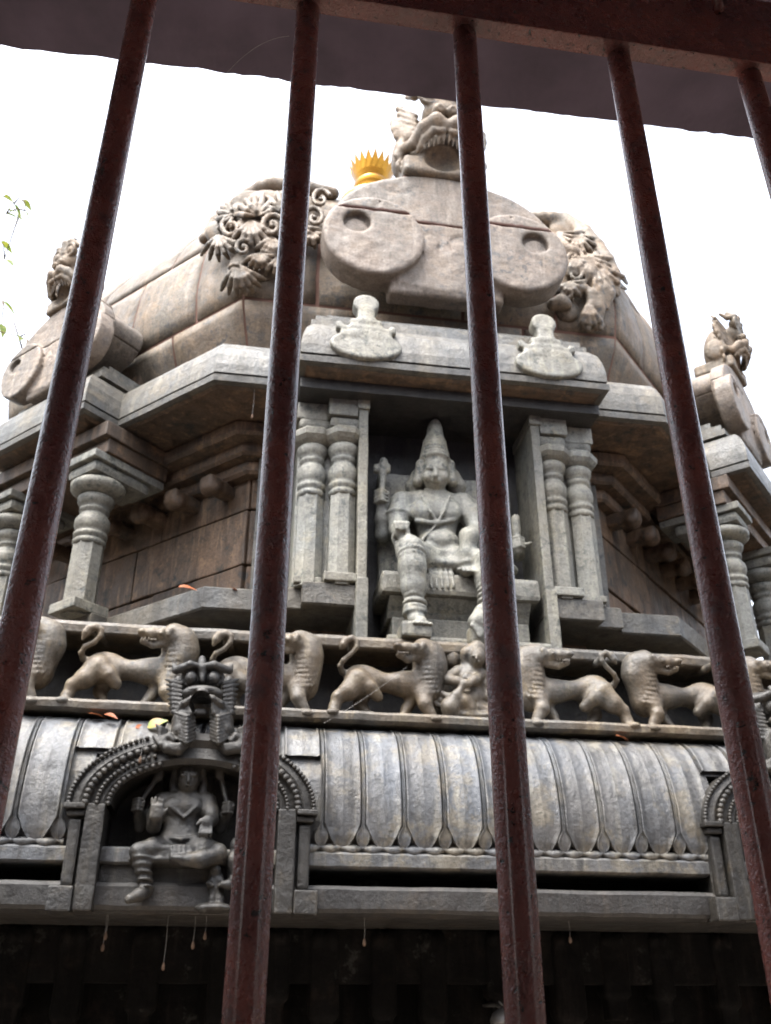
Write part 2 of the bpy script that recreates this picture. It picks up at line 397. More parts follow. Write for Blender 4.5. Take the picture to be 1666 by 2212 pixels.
# --- rolled cornice
KP = [(4.500, 2.240), (4.480, 2.30), (4.472, 2.38), (4.476, 2.47), (4.492, 2.56), (4.522, 2.65), (4.566, 2.73), (4.625, 2.795), (4.70, 2.84), (4.79, 2.868), (4.92, 2.88)]
_seg = np.array([math.dist(KP[i], KP[i+1]) for i in range(len(KP)-1)]); _cum = np.concatenate([[0], np.cumsum(_seg)])
def kp(t):
    L = t*_cum[-1]; y = np.interp(L, _cum, [p[0] for p in KP]); z = np.interp(L, _cum, [p[1] for p in KP])
    e = .03*_cum[-1]
    y0, y1 = np.interp([L-e, L+e], _cum, [p[0] for p in KP]); z0, z1 = np.interp([L-e, L+e], _cum, [p[1] for p in KP])
    ty, tz = y1-y0, z1-z0; l = math.hypot(ty, tz)+1e-9
    return y, z, -tz/l, ty/l            # point and outward normal (y,z)
kap = None
for a, b in ((X0, KA[0]), (KA[1], KB[0]), (KB[1], X1)):
    prof = [(kp(t)[0]+.012, kp(t)[1]) for t in np.linspace(0, 1, 15)] + [(5.2, 2.88), (5.2, 2.24)]
    o = part('rolled_cornice', prism_x(prof, a, b, .003, .1), S_KAP)
    kap = kap or o
for a, b in (KA, KB):       # the roll goes on above the niche arches
    part('rolled_cornice', prism_x([(kp(t)[0]+.012, kp(t)[1]) for t in np.linspace(.46, 1, 10)] + [(5.2, 2.88), (5.2, 2.60)], a-.002, b+.002, .003, .1), S_KAP)
# petals
PW = .0975
def petal_mesh(wf, tt):
    ss = [-1, -.97, -.93, -.88, -.80, -.5, -.2, -.04, 0, .04, .2, .5, .80, .88, .93, .97, 1]; hh = [-.016, .004, .010, .010, .003, .004, .006, .007, .008, .007, .006, .004, .003, .010, .010, .004, -.016]
    vs, fs = [], []
    for t in tt:
        wd = wf(t); y, z, ny, nz = kp(t)
        for q, h in zip(ss, hh):
            h2 = h+.010+.003*mnoise.noise(Vector((q*2, t*9, 1.7))); vs.append((q*wd+.002*mnoise.noise(Vector((q, t*14, 5))), y+ny*h2, z+nz*h2))
    m = len(ss)
    for i in range(len(tt)-1):
        for j in range(m-1): a = i*m+j; fs.append((a, a+1, a+m+1, a+m))
    return mesh(vs, fs, True)
def wf_petal(t): return PW*.905*min(1, t/.125)**.58
def wf_stem(t): return PW*(.07+.27*max(0, math.sin(math.pi*min(1, max(0, t-.006)/.115)))**1.2)*(min(1, t/.03))
tts = np.concatenate([np.linspace(.004, .13, 14), np.linspace(.13, .975, 20)[1:]])
pm = petal_mesh(wf_petal, tts); pm.materials.append(S_KAP)
tm = petal_mesh(wf_stem, tts); tm.materials.append(S_KAP)
pmu = petal_mesh(wf_petal, np.linspace(.48, .975, 14)); pmu.materials.append(S_KAP)
pitch = 2*PW; ph = P(785, 1700, 4.48)[0]
k0 = int((X0-ph)/pitch)
for k in range(k0, k0+70):
    xc = ph+(k+.5)*pitch
    if xc > 4.2 or xc < -2.2: continue
    for nm, me, dx in (('petal', pm, 0.), ('petal_tip', tm, PW)):
        xx = xc+dx
        if any(q[0]-.06 < xx < q[1]+.06 for q in (KA, KB)):
            if nm == 'petal_tip': continue
            me = pmu
        o = part(nm, me, None, kap); o.location = (xx, 0, 0)
# scalloped lip
def lip(a, b):
    n = int((b-a)/.012); vs, fs = [], []
    for i in range(n+1):
        x = a+(b-a)*i/n; s = abs(math.sin(math.pi*(x-ph)/PW))
        for y, z in ((4.56, 2.262), (4.49-.008*s, 2.262), (4.478-.008*s, 2.25), (4.482-.008*s, 2.246-.02*s), (4.50, 2.236-.022*s), (4.56, 2.236)):
            vs.append((x, y, z))
    for i in range(n):
        for j in range(5): q = i*6+j; fs.append((q, q+6, q+7, q+1))
    return mesh(vs, fs, True)
for a, b in ((-2.4, KA[0]-.08), (KA[1]+.08, KB[0]-.08), (KB[1], 4.4)): part('scalloped_lip', lip(a, b), S_KAP, kap)
# --- lion frieze: ledge, back wall, plate above
part('frieze_ledge', prism_x([(4.652, 2.888), (4.642, 2.895), (4.638, 2.925), (4.648, 2.94), (5.3, 2.944), (5.3, 2.88), (4.67, 2.88)], X0, X1, .004), S_FRZ)
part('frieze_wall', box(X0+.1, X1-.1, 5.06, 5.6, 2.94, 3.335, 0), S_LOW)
part('frieze_plate', prism_x([(4.788, 3.332), (4.782, 3.34), (4.78, 3.378), (4.79, 3.398), (4.82, 3.405), (12.5, 3.405), (12.5, 3.325), (4.81, 3.325)], X0, X1, .004), S_FRZ)

# --- octagonal plan with projecting bays
T8 = math.tan(math.pi/8)
def plan(ap, bays):
    pts = []
    for k in range(8):
        ang = -90+45*k; hw = ap*T8
        loc = [(-hw, ap)]
        for steps in [bays.get(k, [])]:
            for bw, bd in steps: loc += [(-bw, loc[-1][1]), (-bw, bd)]
            cur = [ap]+[s[1] for s in steps]
            for i in range(len(steps)-1, -1, -1): loc += [(steps[i][0], cur[i+1]), (steps[i][0], cur[i])]
        pts += [W(u, d, 0, ang)[:2] for u, d in loc]
    return pts
def sweep(poly, prof, rg=0., closed_prof=True, size=.12):
    """(offset, z) profile carried round the plan polygon with mitred corners"""
    if rg:
        q = []
        for i, p in enumerate(poly):
            p2 = poly[(i+1) % len(poly)]; n = max(1, int(np.linalg.norm(p2-p)/size)); q += [p+(p2-p)*j/n for j in range(n)]
        poly = q
    n = len(poly); nor = []
    for i in range(n):
        e = poly[(i+1) % n]-poly[i]; e = e/np.linalg.norm(e); nor.append(np.array([e[1], -e[0]]))
    off = [(nor[i-1]+nor[i])/(1+nor[i-1]@nor[i]) for i in range(n)]
    vs, fs = [], []; m = len(prof)
    for i in range(n):
        for o, z in prof:
            p = poly[i]+off[i]*o; v = Vector((p[0], p[1], z))
            if rg: v += Vector((mnoise.noise(v*6), mnoise.noise(v*6+Vector((5,1,2))), mnoise.noise(v*6+Vector((1,7,3)))))*rg
            vs.append(v)
    for i in range(n):
        i2 = (i+1) % n
        for j in range(m if closed_prof else m-1):
            j2 = (j+1) % m; fs.append((i*m+j, i2*m+j, i2*m+j2, i*m+j2))
    return mesh(vs, fs)
BASEB = {0: [(1.08, 3.67), (.92, 3.77), (.535, 3.2)], 1: [(.62, 3.72)], 7: [(.62, 3.72)]}
part('base_riser', sweep(plan(3.25, {0: [(.95, 3.35)], 1: [(.5, 3.35)], 7: [(.5, 3.35)]}), [(0, 3.41), (0, 3.68), (-.3, 3.68), (-.3, 3.41)]), S_WALL)
part('base_band', sweep(plan(3.60, BASEB), [(-.012, 3.655), (0, 3.665), (0, 3.79), (-.012, 3.80), (-.55, 3.805), (-.55, 3.65)], .004), S_CORN)
# --- drum wall built of dressed blocks over a mortar core
wall = part('drum_core', sweep(plan(2.98, {}), [(0, 3.7), (0, 5.3), (-.2, 5.3), (-.2, 3.7)]), MORTAR)
for k in (6, 7, 0, 1, 2):
    ang = -90+45*k
    for ci, (z0, z1) in enumerate(((3.81, 4.20), (4.21, 4.62), (4.63, 5.0), (5.01, 5.28))):
        hw = 3.04*T8; cuts = [-hw, -hw*.45+.2*(ci % 2), hw*.3-.25*(ci % 2), hw]
        for a, b in zip(cuts[:-1], cuts[1:]):
            me = box(a+.005, b-.005, -3.05-random.random()*.02, -2.92, z0, z1-.004, .012, .005, .12)
            me.transform(Matrix.Translation((TX, TY, 0)) @ Matrix.Rotation(R(ang+90), 4, 'Z')); part('stone_block', me, S_WALL, wall)
# shallow pilasters on the drum face and stepped brackets below the eaves
for k in (7, 0, 1):
    for u in ((-1.12, 1.12) if k == 0 else ()):
        me = box(u-.10, u+.10, -3.20, -3.03, 3.81, 5.02, .012, .004, .1); me.transform(Matrix.Translation((TX, TY, 0)) @ Matrix.Rotation(R(45*k), 4, 'Z'))
        part('wall_pilaster', me, S_CORN)
    hw = 3.05*T8
    for n_, (d1, z0, z1) in enumerate(((3.15, 4.86, 4.95), (3.24, 4.955, 5.04), (3.36, 5.045, 5.135))):
        me = prism_x([(-d1, z0+.02), (-d1+.02, z0), (-2.9, z0), (-2.9, z1), (-d1, z1)], -hw*d1/3.05, hw*d1/3.05, .005); me.transform(Matrix.Translation((TX, TY, 0)) @ Matrix.Rotation(R(45*k), 4, 'Z'))
        part('eaves_beam', me, S_WALL)
    for i in range(7):
        u = -hw+.2+i*(2*hw-.4)/6
        if k == 0 and abs(u) < 1.0: continue
        c = Carve().box((u, -3.16, 4.80), (.06, .14, .05), .02).cap((u-.035, -3.24, 4.765), (u+.035, -3.24, 4.765), .045, .045, .03)
        me = c.mesh(.016); me.transform(Matrix.Translation((TX, TY, 0)) @ Matrix.Rotation(R(45*k), 4, 'Z')); part('eaves_bracket', me, S_WALL)
# --- eaves cornice
CB = {0: [(1.02, 4.05)], 1: [(.61, 4.04)], 7: [(.61, 4.04)]}
part('eaves_soffit', sweep(plan(3.75, CB), [(-.035, 5.18), (-.07, 5.165), (-.9, 5.14), (-.9, 5.20), (-.035, 5.20)]), S_WALL)
part('eaves_lip', sweep(plan(3.75, CB), [(-.03, 5.175), (0, 5.182), (.004, 5.225), (-.008, 5.235), (-.5, 5.235), (-.5, 5.18)], .003), S_CORN)
part('eaves_cornice', sweep(plan(3.75, CB), [(-.03, 5.246), (-.004, 5.25), (-.004, 5.32), (-.014, 5.40), (-.036, 5.475), (-.075, 5.535), (-.13, 5.57), (-.55, 5.575), (-.55, 5.246)], .003), S_CORN)
part('eaves_top', sweep(plan(3.52, {0: [(.95, 3.93)], 1: [(.54, 3.90)], 7: [(.54, 3.90)]}), [(0, 5.565), (0, 5.615), (-.03, 5.625), (-.03, 5.675), (-.5, 5.675), (-.5, 5.565)], .003), S_CORN)
part('gable_seat', sweep(plan(3.36, {0: [(.86, 3.83)], 1: [(.46, 3.80)], 7: [(.46, 3.80)]}), [(0, 5.672), (0, 5.71), (-.025, 5.718), (-.025, 5.765), (-.5, 5.765), (-.5, 5.672)], .003), S_CORN)
part('gable_neck', sweep(plan(3.2, {0: [(.66, 3.36)], 1: [(.3, 3.4)], 7: [(.3, 3.4)]}), [(0, 5.68), (0, 6.1), (-.5, 6.1), (-.5, 5.68)], .003), S_WALL)
# --- pilaster pairs flanking the middle niche, single columns on the diagonal bays
def column(u, d, ang, r, z0, sq, parent=None, dz=0.):
    p = W(u, d, 0, ang); parts = []
    parts.append(lathe([(r*1.02, z0), (r*1.0, z0+.1), (r*.97, 4.42)], 8, (p[0], p[1], 0), False, R(ang+22.5)))
    parts.append(lathe([(r*.95, 4.40), (r*1.04, 4.42), (r*1.04, 4.435), (r*.93, 4.445), (r*.93, 4.455), (r*1.06, 4.465), (r*1.06, 4.49), (r*.9, 4.50), (r*1.0, 4.515), (r*1.12, 4.55), (r*1.1, 4.59), (r*.9, 4.625), (r*.78, 4.645),
                        (r*.95, 4.655), (r*.95, 4.675), (r*.84, 4.685), (r*1.02, 4.70), (r*1.16, 4.73), (r*1.18, 4.755), (r*1.05, 4.77)], 24, (p[0], p[1], 0)))
    parts = [([(v[0], v[1], v[2]+(dz if v[2] > 4.3 else 0)) for v in vs_], fs_) for vs_, fs_ in parts]
    o = part('column', mesh(*merge(parts)), S_GREY, parent)
    for q in o.data.polygons: q.use_smooth = len(q.vertices) == 4 and q.index > 18
    a2 = lathe([(r*1.0, 4.765), (r*1.45, 4.79), (r*1.72, 4.815), (r*1.76, 4.85), (r*1.55, 4.872), (r*1.1, 4.88)], 8 if sq else 28, (p[0], p[1], 0), not sq, R(ang+22.5))
    a2 = ([(v[0], v[1], v[2]+dz) for v in a2[0]], a2[1])
    part('capital', mesh(*a2, smooth=not sq), S_GREY, o)
    return o
def tbox(u0, u1, d0, d1, z0, z1, ang, bev=.008, rg=.003, size=.09):
    me = box(u0, u1, -d1, -d0, z0, z1, bev, rg, size); me.transform(Matrix.Translation((TX, TY, 0)) @ Matrix.Rotation(R(ang+90), 4, 'Z')); return me
for s in (-1, 1):
    def sb(a, b, *r): return tbox(min(s*a, s*b), max(s*a, s*b), *r)
    part('niche_wall', sb(.545, .605, 3.0, 3.80, 3.41, 5.02, -90), S_GREY)
    part('niche_wall_cap', sb(.535, .615, 3.30, 3.815, 5.02, 5.13, -90), S_GREY)
    part('pilaster_slab', sb(.607, .98, 2.95, 3.66, 3.80, 5.0, -90), S_GREY)
    for u, d in ((.69, 3.70), (.885, 3.655)):
        column(s*u, d, -90, .086, 3.79, True)
        part('column_bracket', sb(u-.10, u+.10, d-.2, d+.085, 4.885, 4.96, -90, .03), S_GREY)
    part('architrave', sb(.61, .80, 3.3, 3.80, 4.965, 5.10, -90), S_GREY)
    part('architrave', sb(.803, 1.0, 3.3, 3.735, 4.955, 5.08, -90), S_GREY)
    part('column_base', sb(.605, .80, 3.3, 3.795, 3.803, 3.86, -90), S_GREY)
    part('column_base', sb(.803, .97, 3.3, 3.73, 3.803, 3.845, -90), S_GREY)
    part('niche_jamb_base', sb(.54, .61, 3.3, 3.83, 3.41, 3.82, -90), S_GREY)
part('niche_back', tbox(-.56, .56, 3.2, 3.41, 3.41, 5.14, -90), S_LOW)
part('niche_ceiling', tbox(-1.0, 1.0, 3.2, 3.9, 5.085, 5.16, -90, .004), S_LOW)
for ang in (-135, -45):
    for u in (-.47, .47):
        c = column(u, 3.72, ang, .105, 3.79, False, None, -.11)
        part('column_base', tbox(u-.13, u+.13, 3.58, 3.85, 3.803, 3.87, ang), S_GREY, c)
        part('column_bracket', tbox(u-.15, u+.15, 3.4, 3.88, 4.775, 4.86, ang, .035), S_GREY, c)
        part('abacus', tbox(u-.17, u+.17, 3.3, 3.91, 4.862, 4.92, ang), S_GREY, c)
    part('architrave', tbox(-.66, .66, 3.3, 3.83, 4.922, 5.03, ang), S_WALL); part('architrave', tbox(-.68, .68, 3.3, 3.88, 5.032, 5.14, ang), S_WALL)
# --- dome of bedded blocks
DP = [(3.02, 5.50), (3.28, 5.75), (3.43, 6.05), (3.49, 6.4), (3.45, 6.8), (3.33, 7.2), (3.12, 7.6), (2.8, 7.9), (2.3, 8.38), (1.75, 8.90), (1.0, 9.8), (.5, 10.5)]
def dome_d(z): return float(np.interp(z, [p[1] for p in DP], [p[0] for p in DP]))
dome = part('dome', sweep(plan(1., {}), [(dome_d(z)-1-.012, z) for z in np.linspace(5.45, 10.5, 40)] + [(-1+.1, 10.5), (-1+.1, 5.45)]), MORTAR)
def dome_block(z0, z1, f0, f1, ang, dz0=0., dz1=0.):
    n, m = 8, 5; vs, fs = [], []; g = .014; j = random.random()*.006
    for layer in (0, 1):
        for i in range(n+1):
            for k in range(m+1):
                f = f0+(f1-f0)*k/m; z = z0+g+(z1-z0-2*g)*i/n
                d = dome_d(z); hw = d*T8; u = f*hw; u = u+(g if k == 0 else (-g if k == m else 0))
                e = min(i, n-i, k*1.6, (m-k)*1.6); dd = (d+.006+j-(.014 if e == 0 else 0)) if layer == 0 else d-.06
                vs.append(W(u, dd, z+(u*dz0), ang))
    q = (n+1)*(m+1)
    for i in range(n):
        for k in range(m):
            a = i*(m+1)+k; fs.append((a, a+1, a+m+2, a+m+1))
    bd = [k for k in range(m+1)]+[i*(m+1)+m for i in range(1, n+1)]+[n*(m+1)+k for k in range(m-1, -1, -1)]+[i*(m+1) for i in range(n-1, 0, -1)]
    for a, b in zip(bd, bd[1:]+bd[:1]): fs.append((b, a, a+q, b+q))
    me = mesh(vs, fs, True); return me
for k in (5, 6, 7, 0, 1, 2, 3):
    ang = -90+45*k
    for ci, (z0, z1) in enumerate(((5.5, 6.15), (6.15, 6.95), (6.95, 7.6), (7.6, 8.4), (8.4, 9.3))):
        cuts = [(-1, -.42, .48, 1), (-1, -.62, .15, .66, 1), (-1, -.3, .35, 1), (-1, 0, 1), (-1, .1, 1)][ci]
        for a, b in zip(cuts[:-1], cuts[1:]): part('stone_block', dome_block(z0, z1, a, b, ang), S_DOME, dome)
# --- big horseshoe gables with paired volutes, mask on top
def gable_meshes():
    def base():
        c = Carve()
        c.disc((0, -3.775, 6.61), .84, .085, .01, rz=.565, rd=.02); c.disc((0, -3.45, 6.80), .66, .3, .02, rz=.34, rd=.02)
        c.box((0, -3.775, 6.25), (.42, .075, .25), .03, .05)
        for s in (-1, 1):
            c.disc((s*.535, -3.83, 6.44), .365, .105, .012, rd=.02)
            # eye of the volute and the groove winding out of it
            c.disc((s*.66, -3.98, 6.545), .10, .11, .006, sub=True)
            c.disc((s*.66, -3.79, 6.515), .085, .11, .006)
            pts = [(s*(.565-.02*i/15-.36*math.cos(R(200)-R(120)*i/15)*.0-(i/15)*.32), -3.935 if i < 4 else -3.865, 6.60+.52*math.sin(R(90)*i/15)) for i in range(16)]
            c.line(pts, .0095, .006, sub=True)
            # hooked inner curls
            c.line([(s*(.115+.075*math.cos(a)), -3.866, 6.49+.085*math.sin(a)) for a in np.linspace(R(20), R(215), 12)], .014, .006, sub=True)
            c.line([(s*.19, -3.866, 6.5), (s*.175, -3.866, 6.35), (s*.20, -3.866, 6.2), (s*.27, -3.866, 6.06)], .010, .006, sub=True)
            c.line([(s*(.36+.14*math.cos(a)), -3.863, 7.06+.10*math.sin(a)) for a in np.linspace(R(190), R(340), 10)], .010, .006, sub=True)
        return c
    lo = base(); lo.box((0, -3.6, 7.177), (1.2, .8, .505), .0, .004, sub=True)
    up = base(); up.box((0, -3.6, 6.173), (1.2, .8, .505), .0, .004, sub=True); up.box((0, -3.6, 7.67), (1.2, .8, .5), .0, .004, sub=True)
    return lo.mesh(.0145), up.mesh(.0145)
def mask_mesh():
    c = Carve()
    c.ell((0, -3.72, 7.55), (.27, .22, .42), .03); c.box((0, -3.65, 7.25), (.31, .26, .09), .04, .04)
    c.ell((0, -3.98, 7.31), (.17, .17, .135), .015, sub=True)
    c.ell((0, -3.90, 7.80), (.16, .12, .12), .04)
    for s in (-1, 1):
        c.line([(0, -4.03, 7.53), (s*.08, -4.04, 7.57), (s*.16, -3.99, 7.53), (s*.24, -3.91, 7.43), (s*.29, -3.84, 7.46)], [.045, .06, .058, .045, .04], .015)
        c.line([(s*.03, -4.04, 7.47), (s*.10, -4.03, 7.475), (s*.16, -3.98, 7.43), (s*.2, -3.92, 7.36)], [.025, .03, .03, .02], .006)
        for i in range(5): c.cap((s*(.02+.035*i), -4.02+.012*i, 7.44-.006*i*i*.3), (s*(.02+.035*i), -4.0+.012*i, 7.38-.008*i), .016, .008, .004)
        c.ell((s*.055, -4.03, 7.70), (.055, .06, .05), .02); c.ell((s*.05, -4.09, 7.685), .022, .01, sub=True)
        c.ell((s*.12, -3.97, 7.90), (.07, .06, .065), .012); c.tor((s*.12, -4.0, 7.90), .075, .018, (0, 1, .15), .006)
        c.line([(s*.02, -3.97, 7.98), (s*.12, -4.0, 8.02), (s*.22, -3.93, 7.96), (s*.27, -3.86, 8.03)], [.03, .04, .035, .02], .012)
        c.line([(s*.25, -3.83, 7.62), (s*.31, -3.80, 7.70), (s*.33, -3.78, 7.80), (s*.31, -3.77, 7.88)], [.07, .075, .06, .018], .02, fy=.5)
        c.ell((s*.31, -3.72, 7.48), (.06, .14, .16), .03)
        for i in range(4):
            z = 7.3+.11*i; c.tor((s*(.30+.015*(i % 2)), -3.80, z), .042, .02, (.3*s, 1, 0), .01)
        for i in range(6): c.line([(s*.2, -3.86, 7.56+.05*i), (s*(.28+.01*i), -3.80, 7.6+.07*i), (s*(.33-.01*i), -3.74, 7.66+.08*i)], [.022, .024, .01], .008)
    c.line([(0, -3.98, 7.9), (0, -3.99, 8.05), (0, -3.9, 8.2)], [.05, .06, .03], .02)
    return c.mesh(.0125, flat=7.16)
g_lo, g_up = gable_meshes(); g_mask = mask_mesh()
for me in (g_lo, g_up): me.materials.append(S_GAB)
g_mask.materials.append(S_DOME)
def place_local(me, name, ang, sc, z0, dsh, parent, label=None):
    """copy a piece modelled on the front face to another face of the octagon, scaled about (d=3.2, z=z0)"""
    o = part(name, me, None, parent, label)
    T = (Matrix.Translation((TX, TY, 0)) @ Matrix.Rotation(R(ang+90), 4, 'Z') @ Matrix.Translation((0, -dsh, z0)) @ Matrix.Scale(sc, 4) @ Matrix.Translation((0, 3.2, -5.98)))
    o.matrix_world = T if False else T
    o.matrix_basis = T
    return o
gm = box(-.80, .80, -3.835, -3.72, 6.655, 6.685, 0); gm.materials.append(MORTAR)
gm2 = box(-.30, .30, -3.84, -3.72, 7.145, 7.185, 0); gm2.materials.append(MORTAR)
for ang, sc, z0, dsh in ((-90, 1., 5.98, 3.2), (-135, .66, 5.62, 3.54), (-45, .66, 5.62, 3.54)):
    o = place_local(g_lo, 'gable', ang, sc, z0, dsh, temple); o.matrix_parent_inverse = temple_inv
    for nm, me in (('gable_stone', g_up), ('lion_mask', g_mask), ('mortar_joint', gm), ('mortar_joint', gm2)):
        q = obj(nm, me, None, o)
# --- small trefoil ornaments on the middle cornice
def trefoil_mesh():
    c = Carve(); c.disc((0, 0, .105), .215, .045, .006, rz=.105, rd=.01); c.box((0, 0, .20), (.155, .045, .05), .02, .02); c.box((0, 0, .265), (.10, .045, .045), .02, .02)
    c.box((0, 0, .345), (.052, .045, .07), .012, .02); c.disc((0, 0, .435), .078, .045, .008, rz=.07, rd=.01); c.cap((0, 0, .47), (0, 0, .525), .03, .006, .015)
    for s in (-1, 1):
        c.box((s*.16, 0, .245), (.022, .04, .028), .012, .012)
    for i in range(6): c.cap((.012*math.cos(i*1.05), -.05, .17+.012*math.sin(i*1.05)), (.045*math.cos(i*1.05), -.05, .17+.045*math.sin(i*1.05)), .006, .004, .003, sub=True)
    c.line([(-.16, -.05, .06), (-.06, -.05, .03), (.06, -.05, .03), (.16, -.05, .06)], .005, .003, sub=True)
    return c.mesh(.0095)
tre = trefoil_mesh(); tre.materials.append(S_GREY)
for u in (-.60, .62):
    o = part('cornice_ornament', tre, None); o.location = W(u, 4.04, 5.215); o.rotation_euler = (R(-5), 0, 0); o.scale = (1.08, 1, 1.12)
# --- carved foliage on the dome ridges either side of the front gable
_fn = np.array([[math.cos(R(-90+45*k)), math.sin(R(-90+45*k))] for k in (6, 7, 0, 1, 2)])
_dz = np.array([p[1] for p in DP]); _dd = np.array([p[0] for p in DP])
def domehit(px, py, out=.0):
    """where the line of sight meets the dome raised by `out`, or where it comes nearest"""
    r = FW+RT*(px-CX)/F+UP*(CY-py)/F
    p = np.array([0, 0, CZ])+r*np.arange(4., 10, .008)[:, None]
    d = ((p[:, :2]-[TX, TY]) @ _fn.T).max(1)-np.interp(p[:, 2], _dz, _dd)-out
    i = np.argmax(d < 0) if (d < 0).any() else int(np.argmin(d))
    q = p[i]
    if d[i] > 0: q = q-np.array([(q[0]-TX), (q[1]-TY), 0])/np.hypot(q[0]-TX, q[1]-TY)*d[i]
    return q
def foliage(fx, items):
    c = Carve()
    for it in items:
        kind = it[0]
        if kind == 'line':
            pts = [domehit(*fx(*q), it[3]) for q in it[1]]; c.line(pts, it[2], .018)
        elif kind == 'curl':
            (cx, cy), Rr, a0, turn, r0 = it[1:6]
            pts, rad = [], []
            for i in range(14):
                f = i/13; a = R(a0)+R(turn)*f; q = Rr*(1-.72*f); pts.append(domehit(*fx(cx+q*math.cos(a), cy-q*math.sin(a)), .125)); rad.append(r0*(1-.35*f))
            c.line(pts, rad, .005); c.ell(domehit(*fx(cx, cy), .115), r0*1.0, .005)
        elif kind == 'fan':
            (cx, cy), a0, a1, n, L, r0 = it[1:7]; n = max(4, round(n*.55)); r0 = r0*1.3
            for i in range(n):
                a = R(a0+(a1-a0)*i/(n-1)); b = a+R(10)
                pts = [domehit(*fx(cx+L*f*math.cos(a+(b-a)*f), cy-L*f*math.sin(a+(b-a)*f)), .05+.085*math.sin(math.pi*(.12+.85*f))) for f in (.05, .25, .5, .75, 1.)]
                c.line(pts, [r0*.4, r0*.62, r0*.88, r0, r0*.62], .004)
        elif kind == 'lobe':
            c.ell(domehit(*fx(*it[1]), 0.), (it[2][0]*.9, .055, it[2][2]*.9), .03)
    return c.mesh(.0085)
fL = lambda x, y: (379.6+.2116*x, 368.8+.2116*y)
itL = [('line', [(290, 690), (420, 530), (560, 400), (760, 250), (880, 150), (960, 115), (1150, 135), (1350, 150), (1600, 175)], [.045, .06, .07, .075, .075, .075, .075, .075, .05], .05),
       ('lobe', (800, 350), (.2, .10, .17), .04), ('lobe', (960, 340), (.2, .10, .16), .04), ('lobe', (660, 470), (.14, .09, .14), .04), ('lobe', (1180, 330), (.18, .1, .16), .05), ('lobe', (1300, 420), (.16, .1, .2), .05), ('lobe', (500, 640), (.17, .07, .16), .02), ('lobe', (820, 640), (.2, .07, .18), .02), ('lobe', (1050, 660), (.2, .07, .2), .02),
       ('fan', (830, 470), 15, 165, 12, 240, .019), ('fan', (1090, 440), 10, 150, 11, 230, .019), ('curl', (570, 575), 115, 90, 430, .021), ('curl', (985, 570), 125, 40, 430, .022), ('curl', (1420, 480), 120, 200, -420, .021), ('curl', (1480, 290), 105, 20, 400, .019),
       ('fan', (770, 500), 222, 318, 11, 330, .019), ('fan', (430, 650), 222, 325, 11, 270, .017), ('fan', (1000, 680), 205, 305, 11, 240, .017), ('fan', (1250, 540), 210, 335, 12, 270, .018), ('fan', (1400, 620), 200, 335, 9, 170, .017), ('fan', (600, 450), 115, 235, 10, 220, .017),
       ('curl', (950, 790), 85, 150, -400, .016), ('curl', (690, 790), 85, 60, 400, .016), ('fan', (860, 840), 200, 340, 12, 190, .014), ('fan', (640, 950), 226, 320, 13, 320, .017), ('curl', (600, 1030), 75, 60, 400, .015), ('fan', (1050, 870), 222, 332, 9, 230, .016), ('lobe', (800, 980), (.2, .06, .16), .02),
       ('line', [(1330, 640), (1370, 700), (1450, 690), (1470, 640)], [.04, .045, .04, .03], .08)]
fR = lambda x, y: (1111.7+.2116*x, 433.8+.2116*y)
itR = [('line', [(150, 160), (330, 125), (450, 120), (550, 180), (700, 330), (830, 480), (930, 620), (1000, 760), (1030, 940)], [.05, .07, .075, .075, .075, .075, .07, .065, .04], .05),
       ('lobe', (420, 200), (.22, .1, .13), .05), ('lobe', (560, 330), (.2, .12, .18), .06), ('lobe', (700, 430), (.15, .1, .17), .06),
       ('line', [(270, 270), (380, 400), (480, 490), (590, 530)], [.035, .05, .055, .06], .11), ('line', [(200, 280), (330, 440), (440, 520), (560, 560)], [.02, .03, .035, .03], .10),
       ('curl', (600, 590), 110, 80, -420, .021), ('fan', (600, 560), 250, 338, 11, 260, .018), ('fan', (730, 540), 265, 340, 10, 340, .018), ('curl', (620, 740), 90, 120, -400, .018),
       ('fan', (560, 820), 212, 350, 11, 200, .016), ('line', [(690, 880), (790, 960), (790, 1080), (740, 1300)], [.035, .045, .045, .025], .09), ('line', [(790, 740), (850, 920), (850, 1100), (880, 1300)], [.04, .05, .045, .02], .09),
       ('line', [(880, 640), (940, 800), (970, 960), (940, 1100)], [.04, .05, .045, .02], .08), ('line', [(830, 560), (900, 760), (920, 900), (890, 1150)], [.035, .045, .04, .02], .10),
       ('line', [(740, 620), (770, 760), (850, 830)], [.045, .05, .02], .11), ('line', [(470, 900), (600, 920), (690, 900)], [.04, .045, .04], .09), ('line', [(400, 1060), (470, 1040), (520, 1060)], [.05, .06, .05], .09),
       ('lobe', (540, 1120), (.11, .06, .12), .05), ('fan', (420, 320), 296, 352, 9, 340, .017), ('fan', (640, 320), 245, 332, 11, 280, .017), ('fan', (830, 600), 262, 320, 9, 430, .017), ('lobe', (760, 700), (.16, .07, .2), .03), ('lobe', (880, 820), (.12, .07, .2), .03), ('curl', (520, 940), 75, 90, -380, .016), ('fan', (760, 1030), 245, 290, 5, 290, .022)]
part('ridge_foliage', foliage(fL, itL), S_DOME, dome); part('ridge_foliage', foliage(fR, itR), S_DOME, dome)

